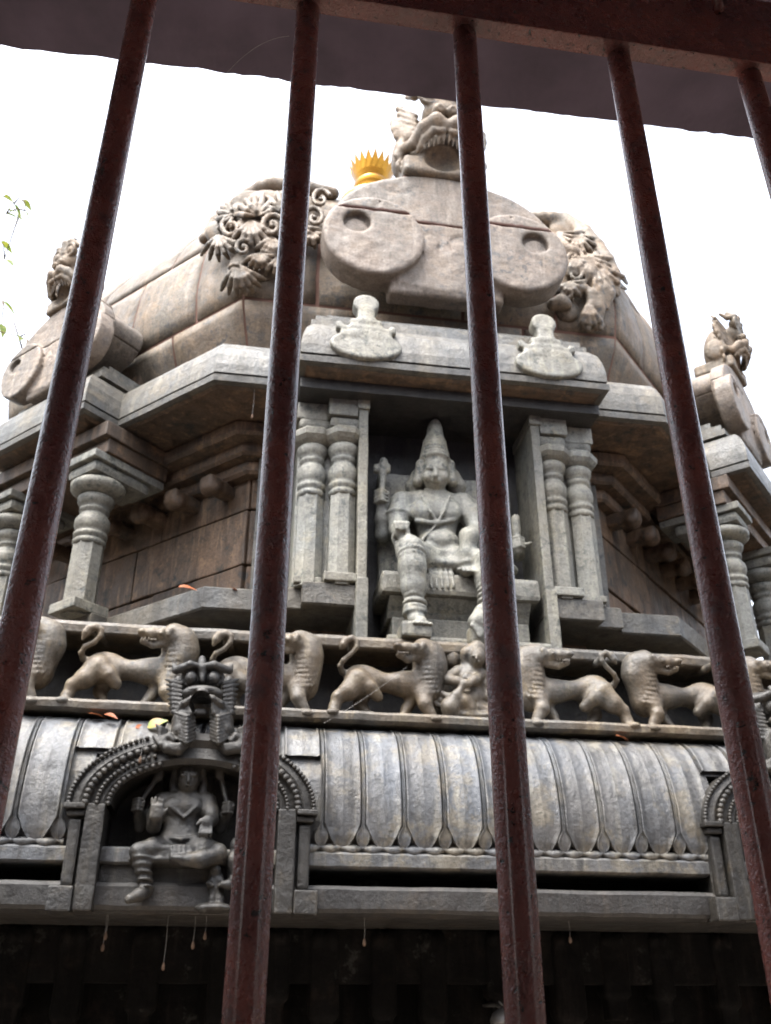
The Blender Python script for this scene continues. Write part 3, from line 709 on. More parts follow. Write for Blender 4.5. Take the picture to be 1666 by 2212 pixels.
# ================================================================== GILDED FINIAL
fin = thing('finial', 'gilded pot finial with spiked rim on top of the stone dome', 'finial', loc=(TX, TY, 10.16))
obj('pot', mesh(*lathe([(.10, 0), (.30, .02), (.40, .3), (.44, .55), (.45, .63), (.40, .70), (.27, .76), (.20, .84), (.19, .92), (.235, .97), (.25, 1.03), (.22, 1.09), (.19, 1.13)], 48), True), GOLD, fin)
vs, fs = [], []
for k in range(40):
    a = 2*math.pi*k/40; r1 = .275 if k % 2 else .325; z1 = 1.30 if k % 2 else 1.44
    for r_, z_ in ((.19, 1.12), (.23, 1.2), (r1, z1), (r1-.015, z1), (.21, 1.2), (.17, 1.12)): vs.append((r_*math.cos(a), r_*math.sin(a), z_))
for k in range(40):
    for j in range(5): a = k*6+j; b = ((k+1) % 40)*6+j; fs.append((a, b, b+1, a+1))
obj('spiked_rim', mesh(vs, fs), GOLD, fin)
obj('bud', mesh(*lathe([(.18, 1.12), (.12, 1.2), (.10, 1.26), (.05, 1.32), (.01, 1.36)], 32), True), GOLD, fin)

# ================================================================== SEATED DEITY IN THE MIDDLE NICHE
def deity_main():
    t = thing('deity_statue', 'crowned grey stone deity seated on a pedestal in the central niche', 'statue', loc=(1.25, 4.98, 3.40))
    inv = Matrix.Translation((-1.25, -4.98, -3.40))
    def pt(name, me, mat=S_GREY, par=None):
        o = obj(name, me, mat, par or t)
        if par is None: o.matrix_parent_inverse = inv
        return o
    def Z(x, y, Y): return P(802.6+.2279*x, 894.8+.2279*y, Y)
    ped = pt('pedestal', box(.775, 1.745, 4.93, 5.33, 3.74, 3.885, .03, .004, .06))
    pt('pedestal_neck', prism_x([(4.96, 3.735), (5.02, 3.66), (5.04, 3.62), (5.33, 3.62), (5.33, 3.735)], .83, 1.69, .003), S_GREY, ped)
    pt('pedestal_foot', box(.85, 1.68, 5.0, 5.33, 3.475, 3.615, .012, .003), S_GREY, ped)
    pt('pedestal_plinth', box(.80, 1.78, 4.90, 5.33, 3.405, 3.47, .02, .004), S_GREY, ped)
    c = Carve()
    # back slab
    a, b = Z(60, 570, 5.27), Z(1290, 600, 5.27); c.box(((a[0]+b[0])/2, 5.28, (3.88+a[2])/2), ((b[0]-a[0])/2, .045, (a[2]-3.88)/2), .02, .02)
    # torso
    Yt = 5.12
    c.ell(Z(640, 1400, Yt), (.185, .125, .115), .05); c.ell(Z(640, 1240, Yt-.03), (.142, .118, .095), .035); c.ell(Z(615, 1080, Yt), (.13, .1, .13), .04)
    c.ell(Z(600, 930, Yt), (.17, .11, .135), .04); c.ell(Z(590, 830, Yt+.01), (.205, .085, .075), .04)
    for x in (480, 730): c.ell(Z(x, 920, Yt-.09), (.085, .04, .075), .04)
    c.cap(Z(600, 790, Yt), Z(605, 690, Yt), .065, .06, .03)
    # head, face
    Yh = 5.07; hc = Z(605, 560, Yh)
    c.ell(hc, (.093, .10, .125), .02); c.ell(Z(608, 640, Yh-.035), (.062, .06, .055), .03)
    nz = Z(606, 580, Yh-.10); c.line([Z(604, 500, Yh-.095), Z(606, 550, Yh-.108), Z(606, 585, Yh-.118)], [.012, .014, .019], .012)
    c.ell(Z(608, 622, Yh-.098), (.03, .014, .010), .008); c.ell(Z(608, 636, Yh-.094), (.026, .014, .010), .006); c.cap(Z(590, 629, Yh-.112), Z(626, 629, Yh-.112), .004, .004, .004, sub=True)
    for s in (-1, 1):
        c.ell(Z(605+s*58, 512, Yh-.093), (.027, .014, .013), .006); c.line([Z(605+s*20, 488, Yh-.10), Z(605+s*60, 478, Yh-.10), Z(605+s*100, 495, Yh-.08)], [.006, .007, .004], .006)
        c.line([Z(605+s*140, 470, Yh), Z(605+s*150, 560, Yh), Z(605+s*165, 640, Yh)], [.03, .026, .034], .01)
        c.line([Z(605+s*150, 600, Yh+.06), Z(605+s*200, 700, Yh+.09), Z(605+s*215, 760, Yh+.10)], [.06, .06, .03], .02)
        c.ell(Z(605+s*75, 590, Yh-.07), (.035, .03, .035), .02)
    # tall crown in tiers
    for y, r_, h in ((440, .105, .03), (405, .10, .02), (375, .098, .02), (340, .09, .02), (310, .084, .02), (280, .078, .018)): c.ell(Z(598, y, Yh), (r_, r_, h), .01)
    c.cap(Z(598, 430, Yh), Z(598, 290, Yh), .094, .074, .012); c.cap(Z(599, 290, Yh+.005), Z(601, 170, Yh+.01), .072, .052, .015); c.ell(Z(602, 125, Yh+.01), (.045, .045, .06), .02)
    # necklace, belly band, navel
    c.line([Z(480, 780, Yt-.12), Z(560, 930, Yt-.135), Z(620, 1030, Yt-.125), Z(690, 920, Yt-.135), Z(740, 780, Yt-.12)], .010, .006)
    c.line([Z(430, 1010, Yt-.10), Z(620, 1035, Yt-.125), Z(790, 1000, Yt-.10)], .014, .008); c.line([Z(620, 1040, Yt-.12), Z(480, 1190, Yt-.12)], .009, .006)
    c.line([Z(470, 1290, Yt-.10), Z(640, 1320, Yt-.15), Z(800, 1310, Yt-.10)], .018, .01)
    c.ell(Z(650, 1240, Yt-.165), .012, .01, sub=True)
    # front arms
    c.line([Z(290, 850, Yt), Z(262, 960, Yt-.02), Z(255, 1090, Yt-.06)], [.078, .07, .058], .03); c.line([Z(255, 1090, Yt-.06), Z(270, 1120, Yt-.22)], [.055, .042], .02)
    h = Z(278, 1105, Yt-.26); c.ell(h, (.048, .045, .052), .015)
    for i in range(4): c.line([h+[-.035+.022*i, -.02, .045], h+[-.037+.023*i, -.05, .025], h+[-.034+.021*i, -.052, -.012]], [.014, .014, .012], .004)
    c.line([h+[.04, -.01, .0], h+[.035, -.045, -.03]], [.016, .012], .005); c.tor(Z(270, 1180, Yt-.24), .042, .012, (0, 1, .6))
    c.tor(Z(258, 960, Yt-.02), .075, .012, (.1, 0, 1)); c.tor(Z(990, 930, Yt-.02), .072, .012, (-.35, 0, 1))
    c.line([Z(860, 860, Yt), Z(940, 960, Yt-.03), Z(1000, 1100, Yt-.08)], [.08, .072, .058], .03); c.line([Z(985, 1120, Yt-.08), Z(925, 1160, Yt-.2), Z(905, 1330, Yt-.2), Z(900, 1470, Yt-.18)], [.056, .058, .047, .038], .02)
    h = Z(900, 1500, Yt-.19); c.ell(h, (.04, .05, .03), .015)
    for i in range(4): c.line([h+[-.03+.02*i, -.02, 0], h+[-.034+.022*i, -.065, -.002], h+[-.035+.022*i, -.085, -.028]], [.013, .013, .010], .004)
    c.line([h+[-.035, 0, .01], h+[-.055, -.04, .0]], [.014, .011], .005); c.tor(Z(905, 1420, Yt-.19), .043, .010, (0, 0, 1))
    # rear arms with attributes
    c.line([Z(260, 880, Yt+.08), Z(150, 1030, Yt+.08), Z(105, 1150, Yt+.05)], [.06, .052, .045], .02); c.line([Z(105, 1150, Yt+.05), Z(95, 1000, Yt+.02), Z(90, 860, Yt)], [.045, .04, .032], .02)
    h = Z(90, 800, Yt-.01); c.ell(h, (.04, .035, .045), .015)
    for i in range(4): c.line([h+[-.04, -.01, .04-.025*i], h+[-.005, -.045, .042-.025*i], h+[.035, -.03, .038-.025*i]], [.012, .012, .010], .004)
    c.line([h+[.02, 0, -.02], h+[.045, -.03, .03]], [.013, .010], .005)
    c.line([Z(92, 820, Yt-.03), Z(105, 640, Yt-.02), Z(112, 450, Yt)], [.018, .022, .028], .01); c.box(Z(100, 520, Yt), (.055, .02, .03), .012, .02)
    c.line([Z(930, 880, Yt+.08), Z(1150, 1010, Yt+.08), Z(1330, 1200, Yt+.05), Z(1390, 1330, Yt+.02)], [.06, .052, .045, .04], .02); c.line([Z(1390, 1340, Yt+.02), Z(1395, 1290, Yt-.05)], [.038, .034], .02)
    h = Z(1385, 1235, Yt-.05); c.ell(h, (.04, .035, .04), .015)
    for i in range(4): c.line([h+[-.035, -.01, .035-.023*i], h+[0, -.042, .037-.023*i], h+[.035, -.03, .03-.023*i]], [.012, .012, .010], .004)
    c.line([h+[.02, -.02, -.02], h+[.075, -.05, -.005]], [.013, .010], .005); c.line([h, Z(1375, 1100, Yt-.05), Z(1368, 990, Yt-.05)], [.022, .030, .028], .01)
    # legs
    kn = Z(375, 1270, 4.84); c.line([Z(540, 1420, 5.08), kn+[0, .05, .0]], [.115, .085], .04); c.line([kn, Z(390, 1450, 4.845), Z(400, 1640, 4.85), Z(412, 1860, 4.86)], [.075, .08, .068, .045], .03)
    for i in range(10): y = 1330+46*i; c.tor(Z(382+.05*(y-1330), y, 4.845), .078-.0032*i, .010, (0, .25, 1), .008)
    for y, r_ in ((1800, .058), (1850, .056), (1890, .058)): c.tor(Z(412, y, 4.86), r_, .014, (0, .1, 1), .006)
    f = Z(425, 1960, 4.84); c.line([Z(412, 1870, 4.87), f+[0, 0, .01], f+[.02, -.07, -.035]], [.045, .044, .034], .02)
    for i in range(5): c.line([f+[-.03+.022*i, -.06, -.04], f+[-.03+.024*i, -.10, -.052]], [.015, .012], .004)
    kn = Z(1090, 1380, 4.86); c.line([Z(760, 1420, 5.08), kn+[0, .04, .0]], [.11, .08], .035); c.line([kn, Z(1105, 1560, 4.87), Z(1120, 1760, 4.88), Z(1115, 1850, 4.88)], [.07, .074, .058, .043], .03)
    for i in range(9): y = 1430+44*i; c.tor(Z(1100, y, 4.87), .074-.003*i, .010, (0, .25, 1), .006)
    c.line([Z(1115, 1840, 4.88), Z(1050, 1880, 4.84), Z(985, 1960, 4.80)], [.045, .046, .038], .02); c.ell(Z(1040, 1990, 4.82), (.07, .045, .075), .03)
    for i in range(5): c.line([Z(985+16*i, 1965+26*i, 4.785), Z(950+18*i, 2005+26*i, 4.775)], [.016, .012], .004)
    # cloth over the lap and rocky seat
    c.ell(Z(700, 1470, 5.04), (.22, .12, .05), .04); c.ell(Z(1090, 1480, 5.05), (.2, .14, .05), .04)
    for i in range(5): c.line([Z(540+45*i, 1400, 4.99), Z(560+50*i, 1520, 4.945), Z(570+52*i, 1640, 4.925)], [.012, .014, .010], .01)
    o = pt('figure', c.mesh(.0082))
    fb = Z(410, 2060, 4.82); pt('foot_block', box(fb[0]-.085, fb[0]+.085, 4.745, 4.93, 3.407, fb[2]+.038, .015, .003, .04))
    fb = Z(1050, 2090, 4.86); pt('foot_rest', box(fb[0]-.08, fb[0]+.11, 4.80, 4.95, 3.407, fb[2]+.05, .03, .003, .04))
    return t
deity_main()

# ================================================================== LION FRIEZE
def lion_mesh(seed):
    c = Carve(); Y = 4.76; rl = random.Random(seed); J = lambda a: rl.uniform(-a, a)
    hx, hy, tx, ty, fx_, by = J(26), J(16), J(14), J(10), J(16), J(8)
    def Z(x, y, Yy=Y): return P(542.3+.3906*x, 1301.5+.3906*y, Yy)
    c.ell(Z(615, 422+by), (.1, .068, .08), .03); c.ell(Z(755, 440+by), (.15, .058, .052), .05); c.ell(Z(880, 455), (.115, .066, .076), .04)
    c.ell(Z(985, 430), (.074, .074, .15), .04); c.ell(Z(990, 490+by), (.066, .07, .075), .03); c.line([Z(985, 400), Z(972, 310), Z(955, 268)], [.085, .075, .062], .03)
    # head turned back over the shoulder
    def H(x, y, Yy): return P(677.9+.179*(x+hx), 1355.7+.179*(y+hy), Yy)
    Yh = Y-.06
    c.ell(H(1300, 285, Yh), (.05, .05, .046), .015); c.line([H(1240, 262, Yh-.025), H(1130, 238, Yh-.04), H(1030, 228, Yh-.04)], [.036, .029, .026], .012); c.ell(H(1010, 215, Yh-.05), (.022, .03, .018), .008)
    c.line([H(1250, 350, Yh-.01), H(1140, 372, Yh-.03), H(1035, 325, Yh-.04)], [.026, .019, .017], .01)
    for i in range(5): c.cap(H(1030+38*i, 285+4*i, Yh-.06), H(1032+38*i, 318+4*i, Yh-.06), .007, .003, .003)
    c.ell(H(1235, 235, Yh-.062), .014, .004); c.line([H(1195, 222, Yh-.062), H(1245, 200, Yh-.06), H(1290, 225, Yh-.052)], [.006, .012, .008], .004)
    c.line([H(1310, 250, Yh-.05), H(1325, 205, Yh-.045), H(1360, 235, Yh-.03)], [.014, .018, .008], .006)
    c.line([H(1330, 250, Yh+.03), H(1420, 330, Yh+.05), H(1450, 450, Yh+.05)], [.055, .07, .078], .03)
    # mane locks
    for i in range(8):
        for j in range(6):
            x = 925+19*j+(i % 2)*9; y = 295+27*i
            if x > 1045 or (x < 955 and y > 440): continue
            bulge = .078*math.sqrt(max(.02, 1-((x-985)/72)**2))
            c.line([Z(x+14, y-6, Y-bulge+.004), Z(x+2, y+14, Y-bulge-.006), Z(x-12, y+40, Y-bulge)], [.006, .009, .003], .004)
    # legs
    c.line([Z(590, 440, Y-.04), Z(540, 490, Y-.06), Z(480, 525, Y-.06), Z(462, 580, Y-.06), Z(455, 605, Y-.07)], [.075, .05, .032, .028, .028], .02); c.ell(Z(450, 612, Y-.09), (.04, .05, .022), .012)
    c.line([Z(640, 470, Y+.02), Z(600, 560, Y+.03), Z(640+fx_, 610, Y+.0)], [.055, .032, .024], .02); c.ell(Z(655+fx_, 622, Y-.02), (.036, .04, .018), .01)
    c.line([Z(955, 510, Y-.04), Z(965, 560, Y-.07), Z(990, 605, Y-.07), Z(1012, 640, Y-.07)], [.052, .036, .027, .025], .02); c.ell(Z(1020, 650, Y-.09), (.04, .05, .02), .012)
    c.line([Z(900, 520, Y+.02), Z(860, 590, Y+.02), Z(838+fx_, 628, Y)], [.042, .027, .021], .02); c.ell(Z(832+fx_, 636, Y-.02), (.034, .04, .016), .01)
    c.line([Z(700, 520, Y-.05), Z(660, 470, Y-.07)], [.03, .04], .03)
    # tail
    c.line([Z(545, 400), Z(505, 385, Y-.02), Z(494+tx*.4, 352, Y-.05), Z(515+tx*.6, 318, Y-.07), Z(560+tx, 290+ty, Y-.08), Z(590+tx, 255+ty, Y-.09), Z(592+tx, 222+ty, Y-.09), Z(562+tx, 205+ty, Y-.09), Z(530+tx, 216+ty, Y-.09), Z(515+tx, 240+ty, Y-.09), Z(498+tx, 272+ty*2, Y-.09)],
           [.022, .017, .0145, .0135, .0135, .014, .015, .018, .022, .022, .006], .006)
    c.line([Z(560+tx, 230+ty, Y-.05), Z(560, 260, Y+.02), Z(560, 300, Y+.2)], [.02, .022, .022], .01)
    me = c.mesh(.0078); me.transform(Matrix.Translation((-.785, -4.76, -2.942))); me.materials.append(S_FRZ); return me
lm, lm2 = 1, -1
def lion_for(side, i):
    me = lion_mesh(20+i)
    if side < 0: me.transform(Matrix.Scale(-1, 4, (1, 0, 0))); me.flip_normals()
    return me
GL = 'lions striding along the frieze'
for me, x, lab in ((lm, -1.22-.02, 'stone lion on the frieze mostly hidden behind the leftmost bar, tail curl showing'), (lm, -.555, 'stone lion on the frieze left of the horned mask, head turned back'),
                   (lm, .115, 'stone lion on the frieze cut by the second bar, just right of the horned mask'), (lm, .785, 'stone lion on the frieze immediately left of the seated woman, head turned back'),
                   (lm2, 1.80, 'stone lion on the frieze immediately right of the seated woman, muzzle to the right'), (lm2, 2.455, 'stone lion on the frieze beside the fourth bar, shaggy mane to the left'), (lm2, 3.09, 'rightmost stone lion on the frieze, its head at the picture edge')):
    o = obj('lion_statue', lion_for(me, int(x*100))); tag(o, lab, 'lion', GL); o.location = (x, 4.76, 2.942)
# seated woman with a fish tail leaf, centre of the frieze
def mermaid():
    c = Carve(); Y = 4.78
    def Z(x, y, Yy=Y): return P(894.8+.1627*x, 1355.7+.1627*y, Yy)
    c.box(Z(700, 800, 4.95), (.17, .07, .16), .03, .02)
    c.ell(Z(510, 400, Y+.05), (.05, .05, .07), .02)
    hd = Z(835, 400, Y-.05); c.ell(hd, (.045, .05, .058), .012); c.line([Z(690, 480, Y), Z(700, 340, Y-.02), Z(830, 270, Y-.03), Z(960, 330, Y-.02), Z(1000, 450, Y)], [.03, .034, .038, .034, .03], .015)
    c.line([Z(830, 370, Y-.10), Z(825, 415, Y-.108)], [.006, .010], .006); c.ell(Z(835, 455, Y-.095), (.02, .010, .006), .004)
    for s in (-1, 1): c.ell(Z(832+s*50, 375, Y-.09), (.012, .008, .007), .003)
    c.cap(Z(810, 500, Y), Z(790, 570, Y), .032, .036, .015)
    c.ell(Z(760, 650), (.088, .055, .06), .03); c.ell(Z(700, 680, Y-.05), (.036, .03, .034), .015); c.ell(Z(820, 690, Y-.05), (.036, .03, .034), .015); c.ell(Z(765, 800), (.055, .045, .07), .03); c.ell(Z(760, 930), (.085, .06, .06), .03)
    c.line([Z(590, 590), Z(470, 660, Y-.03), Z(450, 690, Y-.05)], [.036, .032, .028], .012); c.line([Z(450, 690, Y-.05), Z(580, 710, Y-.10), Z(670, 735, Y-.11)], [.028, .025, .022], .012)
    c.ell(Z(690, 745, Y-.12), (.03, .02, .022), .01)
    c.line([Z(910, 640), Z(925, 760, Y-.02), Z(930, 830, Y-.02), Z(990, 930, Y-.04), Z(1060, 1010, Y-.05)], [.036, .032, .028, .025, .024], .012); c.line([Z(880, 640, Y-.03), Z(800, 700, Y-.09), Z(700, 750, Y-.11)], [.03, .026, .022], .01)
    c.line([Z(760, 960, Y-.02), Z(620, 980, Y-.08), Z(580, 1100, Y-.07)], [.055, .046, .03], .02); c.line([Z(620, 990, Y-.08), Z(740, 1080, Y-.07), Z(780, 1150, Y-.06)], [.04, .036, .026], .02)
    for i in range(5): c.line([Z(780+60*i, 960+20*i, Y-.03), Z(860+50*i, 1060+14*i, Y-.06), Z(840+60*i, 1180, Y-.05)], [.016, .02, .016], .01)
    c.line([Z(660, 760, Y-.12), Z(560, 900, Y-.11), Z(480, 1050, Y-.09), Z(470, 1200, Y-.07)], [.014, .026, .05, .04], .015); c.line([Z(600, 850, Y-.1), Z(460, 920, Y-.07), Z(330, 850, Y-.05)], [.012, .02, .012], .01)
    c.tor(Z(340, 970, Y-.05), .03, .014, (0, 1, 0)); c.ell(Z(340, 970, Y-.05), .016, .006); c.ell(Z(640, 1200, Y-.03), (.10, .08, .03), .02); c.ell(Z(900, 1210, Y-.03), (.13, .08, .03), .02)
    o = obj('seated_woman_relief', c.mesh(.0062), S_FRZ); rebase(o, (1.235, 4.78, 2.942)); tag(o, 'small stone woman with curled tail seated between the two lion rows', 'statue')
mermaid()

# ================================================================== HORNED MASK NICHES IN THE ROLLED CORNICE
def build_niche(cx, first):
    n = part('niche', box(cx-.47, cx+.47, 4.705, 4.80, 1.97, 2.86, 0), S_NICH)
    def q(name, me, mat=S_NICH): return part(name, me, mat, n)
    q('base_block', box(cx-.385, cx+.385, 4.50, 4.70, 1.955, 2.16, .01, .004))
    for s in (-1, 1):
        def b(a, c_, *r): return box(min(cx+s*a, cx+s*c_), max(cx+s*a, cx+s*c_), *r)
        q('jamb', b(.385, .468, 4.405, 4.72, 1.957, 2.40, .008, .003))
        q('pillar', b(.482, .535, 4.43, 4.60, 2.06, 2.335, .012, .002))
        q('pillar_backing', b(.466, .54, 4.47, 4.62, 1.96, 2.36, .004, .002))
        q('pillar_capital', b(.470, .55, 4.415, 4.6, 2.345, 2.372, .008, .002)); q('pillar_abacus', b(.470, .565, 4.395, 4.6, 2.376, 2.40, .006, .002))
        q('pillar_base', b(.470, .575, 4.39, 4.6, 1.952, 2.055, .008, .003))
    # arch band with its rows of beads
    vs, fs = [], []; N = 40
    for i in range(N+1):
        a = math.pi*i/N; c_, s_ = math.cos(a), math.sin(a)
        for A, B, y in ((.552, .335, 4.60), (.552, .335, 4.43), (.505, .30, 4.415), (.46, .265, 4.43), (.40, .215, 4.415), (.365, .19, 4.43), (.365, .19, 4.72)): vs.append((cx+A*c_, y, 2.402+B*s_))
    for i in range(N):
        for j in range(6): a = i*7+j; fs.append((a, a+1, a+8, a+7))
    q('arch', mesh(vs, fs))
    for A, B, r_, cnt, y in ((.548, .332, .0125, 62, 4.42), (.475, .278, .019, 36, 4.412), (.425, .24, .012, 46, 4.41), (.378, .20, .014, 34, 4.42)):
        ps = []
        for i in range(cnt+1):
            a = math.pi*i/cnt
            if abs(a-math.pi/2) < .42: continue
            bm = bmesh.new(); bmesh.ops.create_icosphere(bm, subdivisions=1, radius=r_, matrix=Matrix.Translation((cx+A*math.cos(a), y, 2.404+B*math.sin(a))))
            ps.append(([v.co.copy() for v in bm.verts], [tuple(v.index for v in f.verts) for f in bm.faces])); bm.free()
        q('bead_row', mesh(*merge(ps), smooth=True))['kind'] = 'stuff'
    return n
def horned_mask():
    c = Carve()
    def Z(x, y, Y): return P(271+.2604*x, 1410+.2604*y, Y)
    A = 640
    def S(x, s): return A+s*(x-A)
    c.ell(Z(640, 260, 4.62), (.12, .14, .10), .03)
    c.line([Z(640, 230, 4.42), Z(640, 130, 4.43), Z(640, 50, 4.47)], [.014, .027, .016], .006)      # crest
    c.ell(Z(637, 318, 4.415), (.075, .05, .026), .012); c.ell(Z(638, 338, 4.37), (.03, .026, .02), .008)
    for s in (-1, 1):
        c.ell(Z(S(735, s), 208, 4.43), (.030, .03, .036), .003); c.tor(Z(S(735, s), 208, 4.45), .040, .008, (0, 1, .1), .003)
        c.line([Z(S(665, s), 108, 4.42), Z(S(740, s), 100, 4.41), Z(S(805, s), 130, 4.43), Z(S(860, s), 145, 4.45), Z(S(880, s), 105, 4.46)], [.014, .02, .022, .02, .010], .004)
        c.line([Z(S(690, s), 140, 4.43), Z(S(760, s), 140, 4.43), Z(S(800, s), 200, 4.45), Z(S(810, s), 260, 4.46)], [.008, .010, .010, .006], .003)
        c.ell(Z(S(720, s), 338, 4.42), (.052, .04, .030), .012); c.ell(Z(S(664, s), 345, 4.345), .010, .004, sub=True)
        c.line([Z(S(640, s), 362, 4.36), Z(S(720, s), 385, 4.37), Z(S(785, s), 425, 4.39), Z(S(825, s), 470, 4.41)], [.016, .019, .02, .012], .004)
        for i in range(5): c.line([Z(S(715+24*i, s), 410+10*i, 4.37+.01*i), Z(S(735+22*i, s), 500, 4.375+.01*i), Z(S(738+16*i, s), 560-10*i, 4.385+.01*i)], [.010, .014, .004], .003)
        c.cap(Z(S(685, s), 385, 4.37), Z(S(680, s), 455, 4.38), .015, .004, .003)
        # feathered side manes
        c.ell(Z(S(850, s), 340, 4.53), (.035, .06, .09), .02)
        for i in range(8): c.line([Z(S(815, s), 255+34*i, 4.45), Z(S(880, s), 240+36*i, 4.465), Z(S(945-5*i, s), 222+40*i, 4.50)], [.010, .014, .005], .003)
        # lower jaw swept down into scrolls
        c.line([Z(S(770, s), 480, 4.47), Z(S(800, s), 580, 4.45), Z(S(810, s), 660, 4.44), Z(S(795, s), 730, 4.43)], [.045, .052, .05, .036], .015, fy=1.3)
        for i in range(8): c.line([Z(S(705, s), 505+31*i, 4.40), Z(S(770, s), 530+31*i, 4.365), Z(S(865, s), 500+29*i, 4.40)], [.007, .011, .007], .003)
        c.line([Z(S(770, s), 740, 4.41), Z(S(840, s), 805, 4.40), Z(S(930, s), 790, 4.40), Z(S(965, s), 725, 4.41), Z(S(915, s), 690, 4.40), Z(S(880, s), 725, 4.39)], [.024, .026, .026, .022, .018, .012], .004)
        c.line([Z(S(830, s), 770, 4.385), Z(S(980, s), 760, 4.40), Z(S(1040, s), 690, 4.42)], [.012, .018, .010], .004)
        for i in range(5): c.line([Z(S(940, s), 640+20*i, 4.43), Z(S(990, s), 620+26*i, 4.42), Z(S(1030-6*i, s), 590+36*i, 4.44)], [.008, .011, .004], .003)
    c.ell(Z(625, 435, 4.40), (.052, .12, .06), .006, sub=True)
    c.cap(Z(585, 500, 4.43), Z(660, 500, 4.43), .013, .013, .004)
    for i in range(4): c.cap(Z(590+20*i, 475, 4.425), Z(590+20*i, 496, 4.425), .008, .009, .002)
    return c.mesh(.0052)
NX = float(P(408, 1850, 4.42)[0])
n1 = build_niche(NX, True); n2 = build_niche(2.86, False)
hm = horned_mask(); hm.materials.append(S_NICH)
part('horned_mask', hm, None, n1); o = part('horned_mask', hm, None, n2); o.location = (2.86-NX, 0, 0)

def deity_niche():
    c = Carve(); Y = 4.54
    def Z(x, y, Yy=Y): return P(.3906*x, 1301.5+.3906*y, Yy)
    c.ell(Z(1000, 1330), (.115, .07, .07), .03); c.ell(Z(1005, 1245), (.085, .06, .075), .03); c.ell(Z(1015, 1150), (.105, .062, .08), .03); c.ell(Z(1030, 1090), (.135, .05, .04), .03)
    c.cap(Z(1040, 1060), Z(1042, 1030), .036, .034, .02); c.ell(Z(1045, 975, Y-.03), (.052, .055, .072), .012)
    for s in (-1, 1):
        c.ell(Z(1045+s*32, 955, Y-.08), (.014, .009, .007), .003); c.line([Z(1045+s*75, 930, Y), Z(1045+s*85, 1000, Y), Z(1045+s*80, 1050, Y)], [.02, .018, .024], .008)
        c.line([Z(1045+s*15, 940, Y-.083), Z(1045+s*50, 938, Y-.078)], [.004, .003], .003); c.ell(Z(1015+s*55, 1130, Y-.05), (.045, .02, .035), .02)
    c.line([Z(1044, 950, Y-.085), Z(1044, 985, Y-.096)], [.007, .011], .006); c.ell(Z(1044, 1008, Y-.085), (.019, .009, .006), .004)
    c.line([Z(1050, 925), Z(1065, 850, Y+.01), Z(1085, 770, Y+.02)], [.062, .056, .03], .02); c.tor(Z(1048, 915), .06, .012, (0, .2, 1)); c.tor(Z(1056, 880), .056, .009, (0, .2, 1))
    c.box(Z(1050, 960, 4.67), (.12, .03, .16), .03, .02)
    # front arms
    c.line([Z(900, 1100), Z(860, 1180, Y-.03), Z(850, 1240, Y-.06)], [.042, .038, .032], .015); c.line([Z(850, 1240, Y-.06), Z(862, 1190, Y-.13)], [.03, .026], .012)
    h = Z(868, 1155, Y-.15); c.box(h, (.03, .012, .034), .01, .012)
    for i in range(4): c.line([h+[-.024+.015*i, 0, .03], h+[-.026+.016*i, -.004, .058-.004*abs(i-1)]], [.008, .006], .003)
    c.line([h+[.028, 0, -.012], h+[.044, -.006, .012]], [.009, .006], .004)
    c.line([Z(1150, 1100), Z(1165, 1160, Y-.03), Z(1170, 1200, Y-.06)], [.042, .038, .032], .015); c.line([Z(1170, 1200, Y-.06), Z(1150, 1215, Y-.13)], [.03, .026], .012)
    h = Z(1145, 1215, Y-.15); c.ell(h, (.028, .016, .032), .012)
    for i in range(4): c.line([h+[-.024+.015*i, -.004, -.02], h+[-.026+.016*i, -.016, -.05], h+[-.026+.016*i, -.012, -.066]], [.008, .008, .006], .003)
    c.line([h+[-.026, 0, .01], h+[-.042, -.012, -.012]], [.009, .006], .004)
    # rear arms and weapons
    for pts, hx, hy, top in (([(890, 1110), (820, 1180), (775, 1240)], 765, 1125, (880, 950)), ([(1160, 1110), (1200, 1190), (1215, 1245)], 1265, 1140, (1215, 940))):
        c.line([Z(*p, Y+.04) for p in pts], [.036, .034, .03], .012); c.line([Z(*pts[-1], Y+.04), Z((pts[-1][0]+hx)/2, (pts[-1][1]+hy)/2, Y+.01), Z(hx, hy+25, Y-.02)], [.03, .027, .022], .012)
        h = Z(hx, hy, Y-.03); c.ell(h, (.026, .022, .028), .01)
        for i in range(4): c.line([h+[-.024, -.008, .024-.015*i], h+[.0, -.028, .025-.015*i], h+[.022, -.018, .022-.015*i]], [.008, .008, .006], .003)
        c.line([h+[.015, -.005, -.012], h+[.026, -.022, .012]], [.009, .006], .004)
        t_ = Z(*top, Y-.01); c.line([h, (h+t_)/2, t_], [.010, .012, .014], .006); c.ell(t_, (.026, .018, .035), .01)
    # legs: one hanging, one folded
    c.line([Z(950, 1340), Z(850, 1360, Y-.07), Z(765, 1375, Y-.10)], [.055, .047, .038], .012); c.line([Z(765, 1378, Y-.10), Z(785, 1450, Y-.10), Z(800, 1530, Y-.09), Z(808, 1590, Y-.09)], [.038, .035, .03, .024], .01)
    c.line([Z(808, 1595, Y-.08), Z(770, 1618, Y-.13), Z(715, 1640, Y-.17)], [.03, .028, .02], .012)
    for i in range(5): c.line([Z(725-3*i, 1632+5*i, Y-.16-.004*i), Z(695+2*i, 1640+5*i, Y-.18)], [.008, .006], .003)
    for y in (1420, 1460, 1500, 1540, 1575): c.tor(Z(770+.19*(y-1378), y, Y-.10), .04-.00008*(y-1420), .006, (0, .2, 1))
    c.line([Z(1050, 1345), Z(1140, 1365, Y-.08), Z(1205, 1385, Y-.10)], [.055, .047, .038], .012); c.line([Z(1205, 1388, Y-.10), Z(1110, 1420, Y-.14), Z(1010, 1425, Y-.15)], [.042, .038, .028], .015); c.ell(Z(985, 1415, Y-.16), (.036, .024, .02), .01)
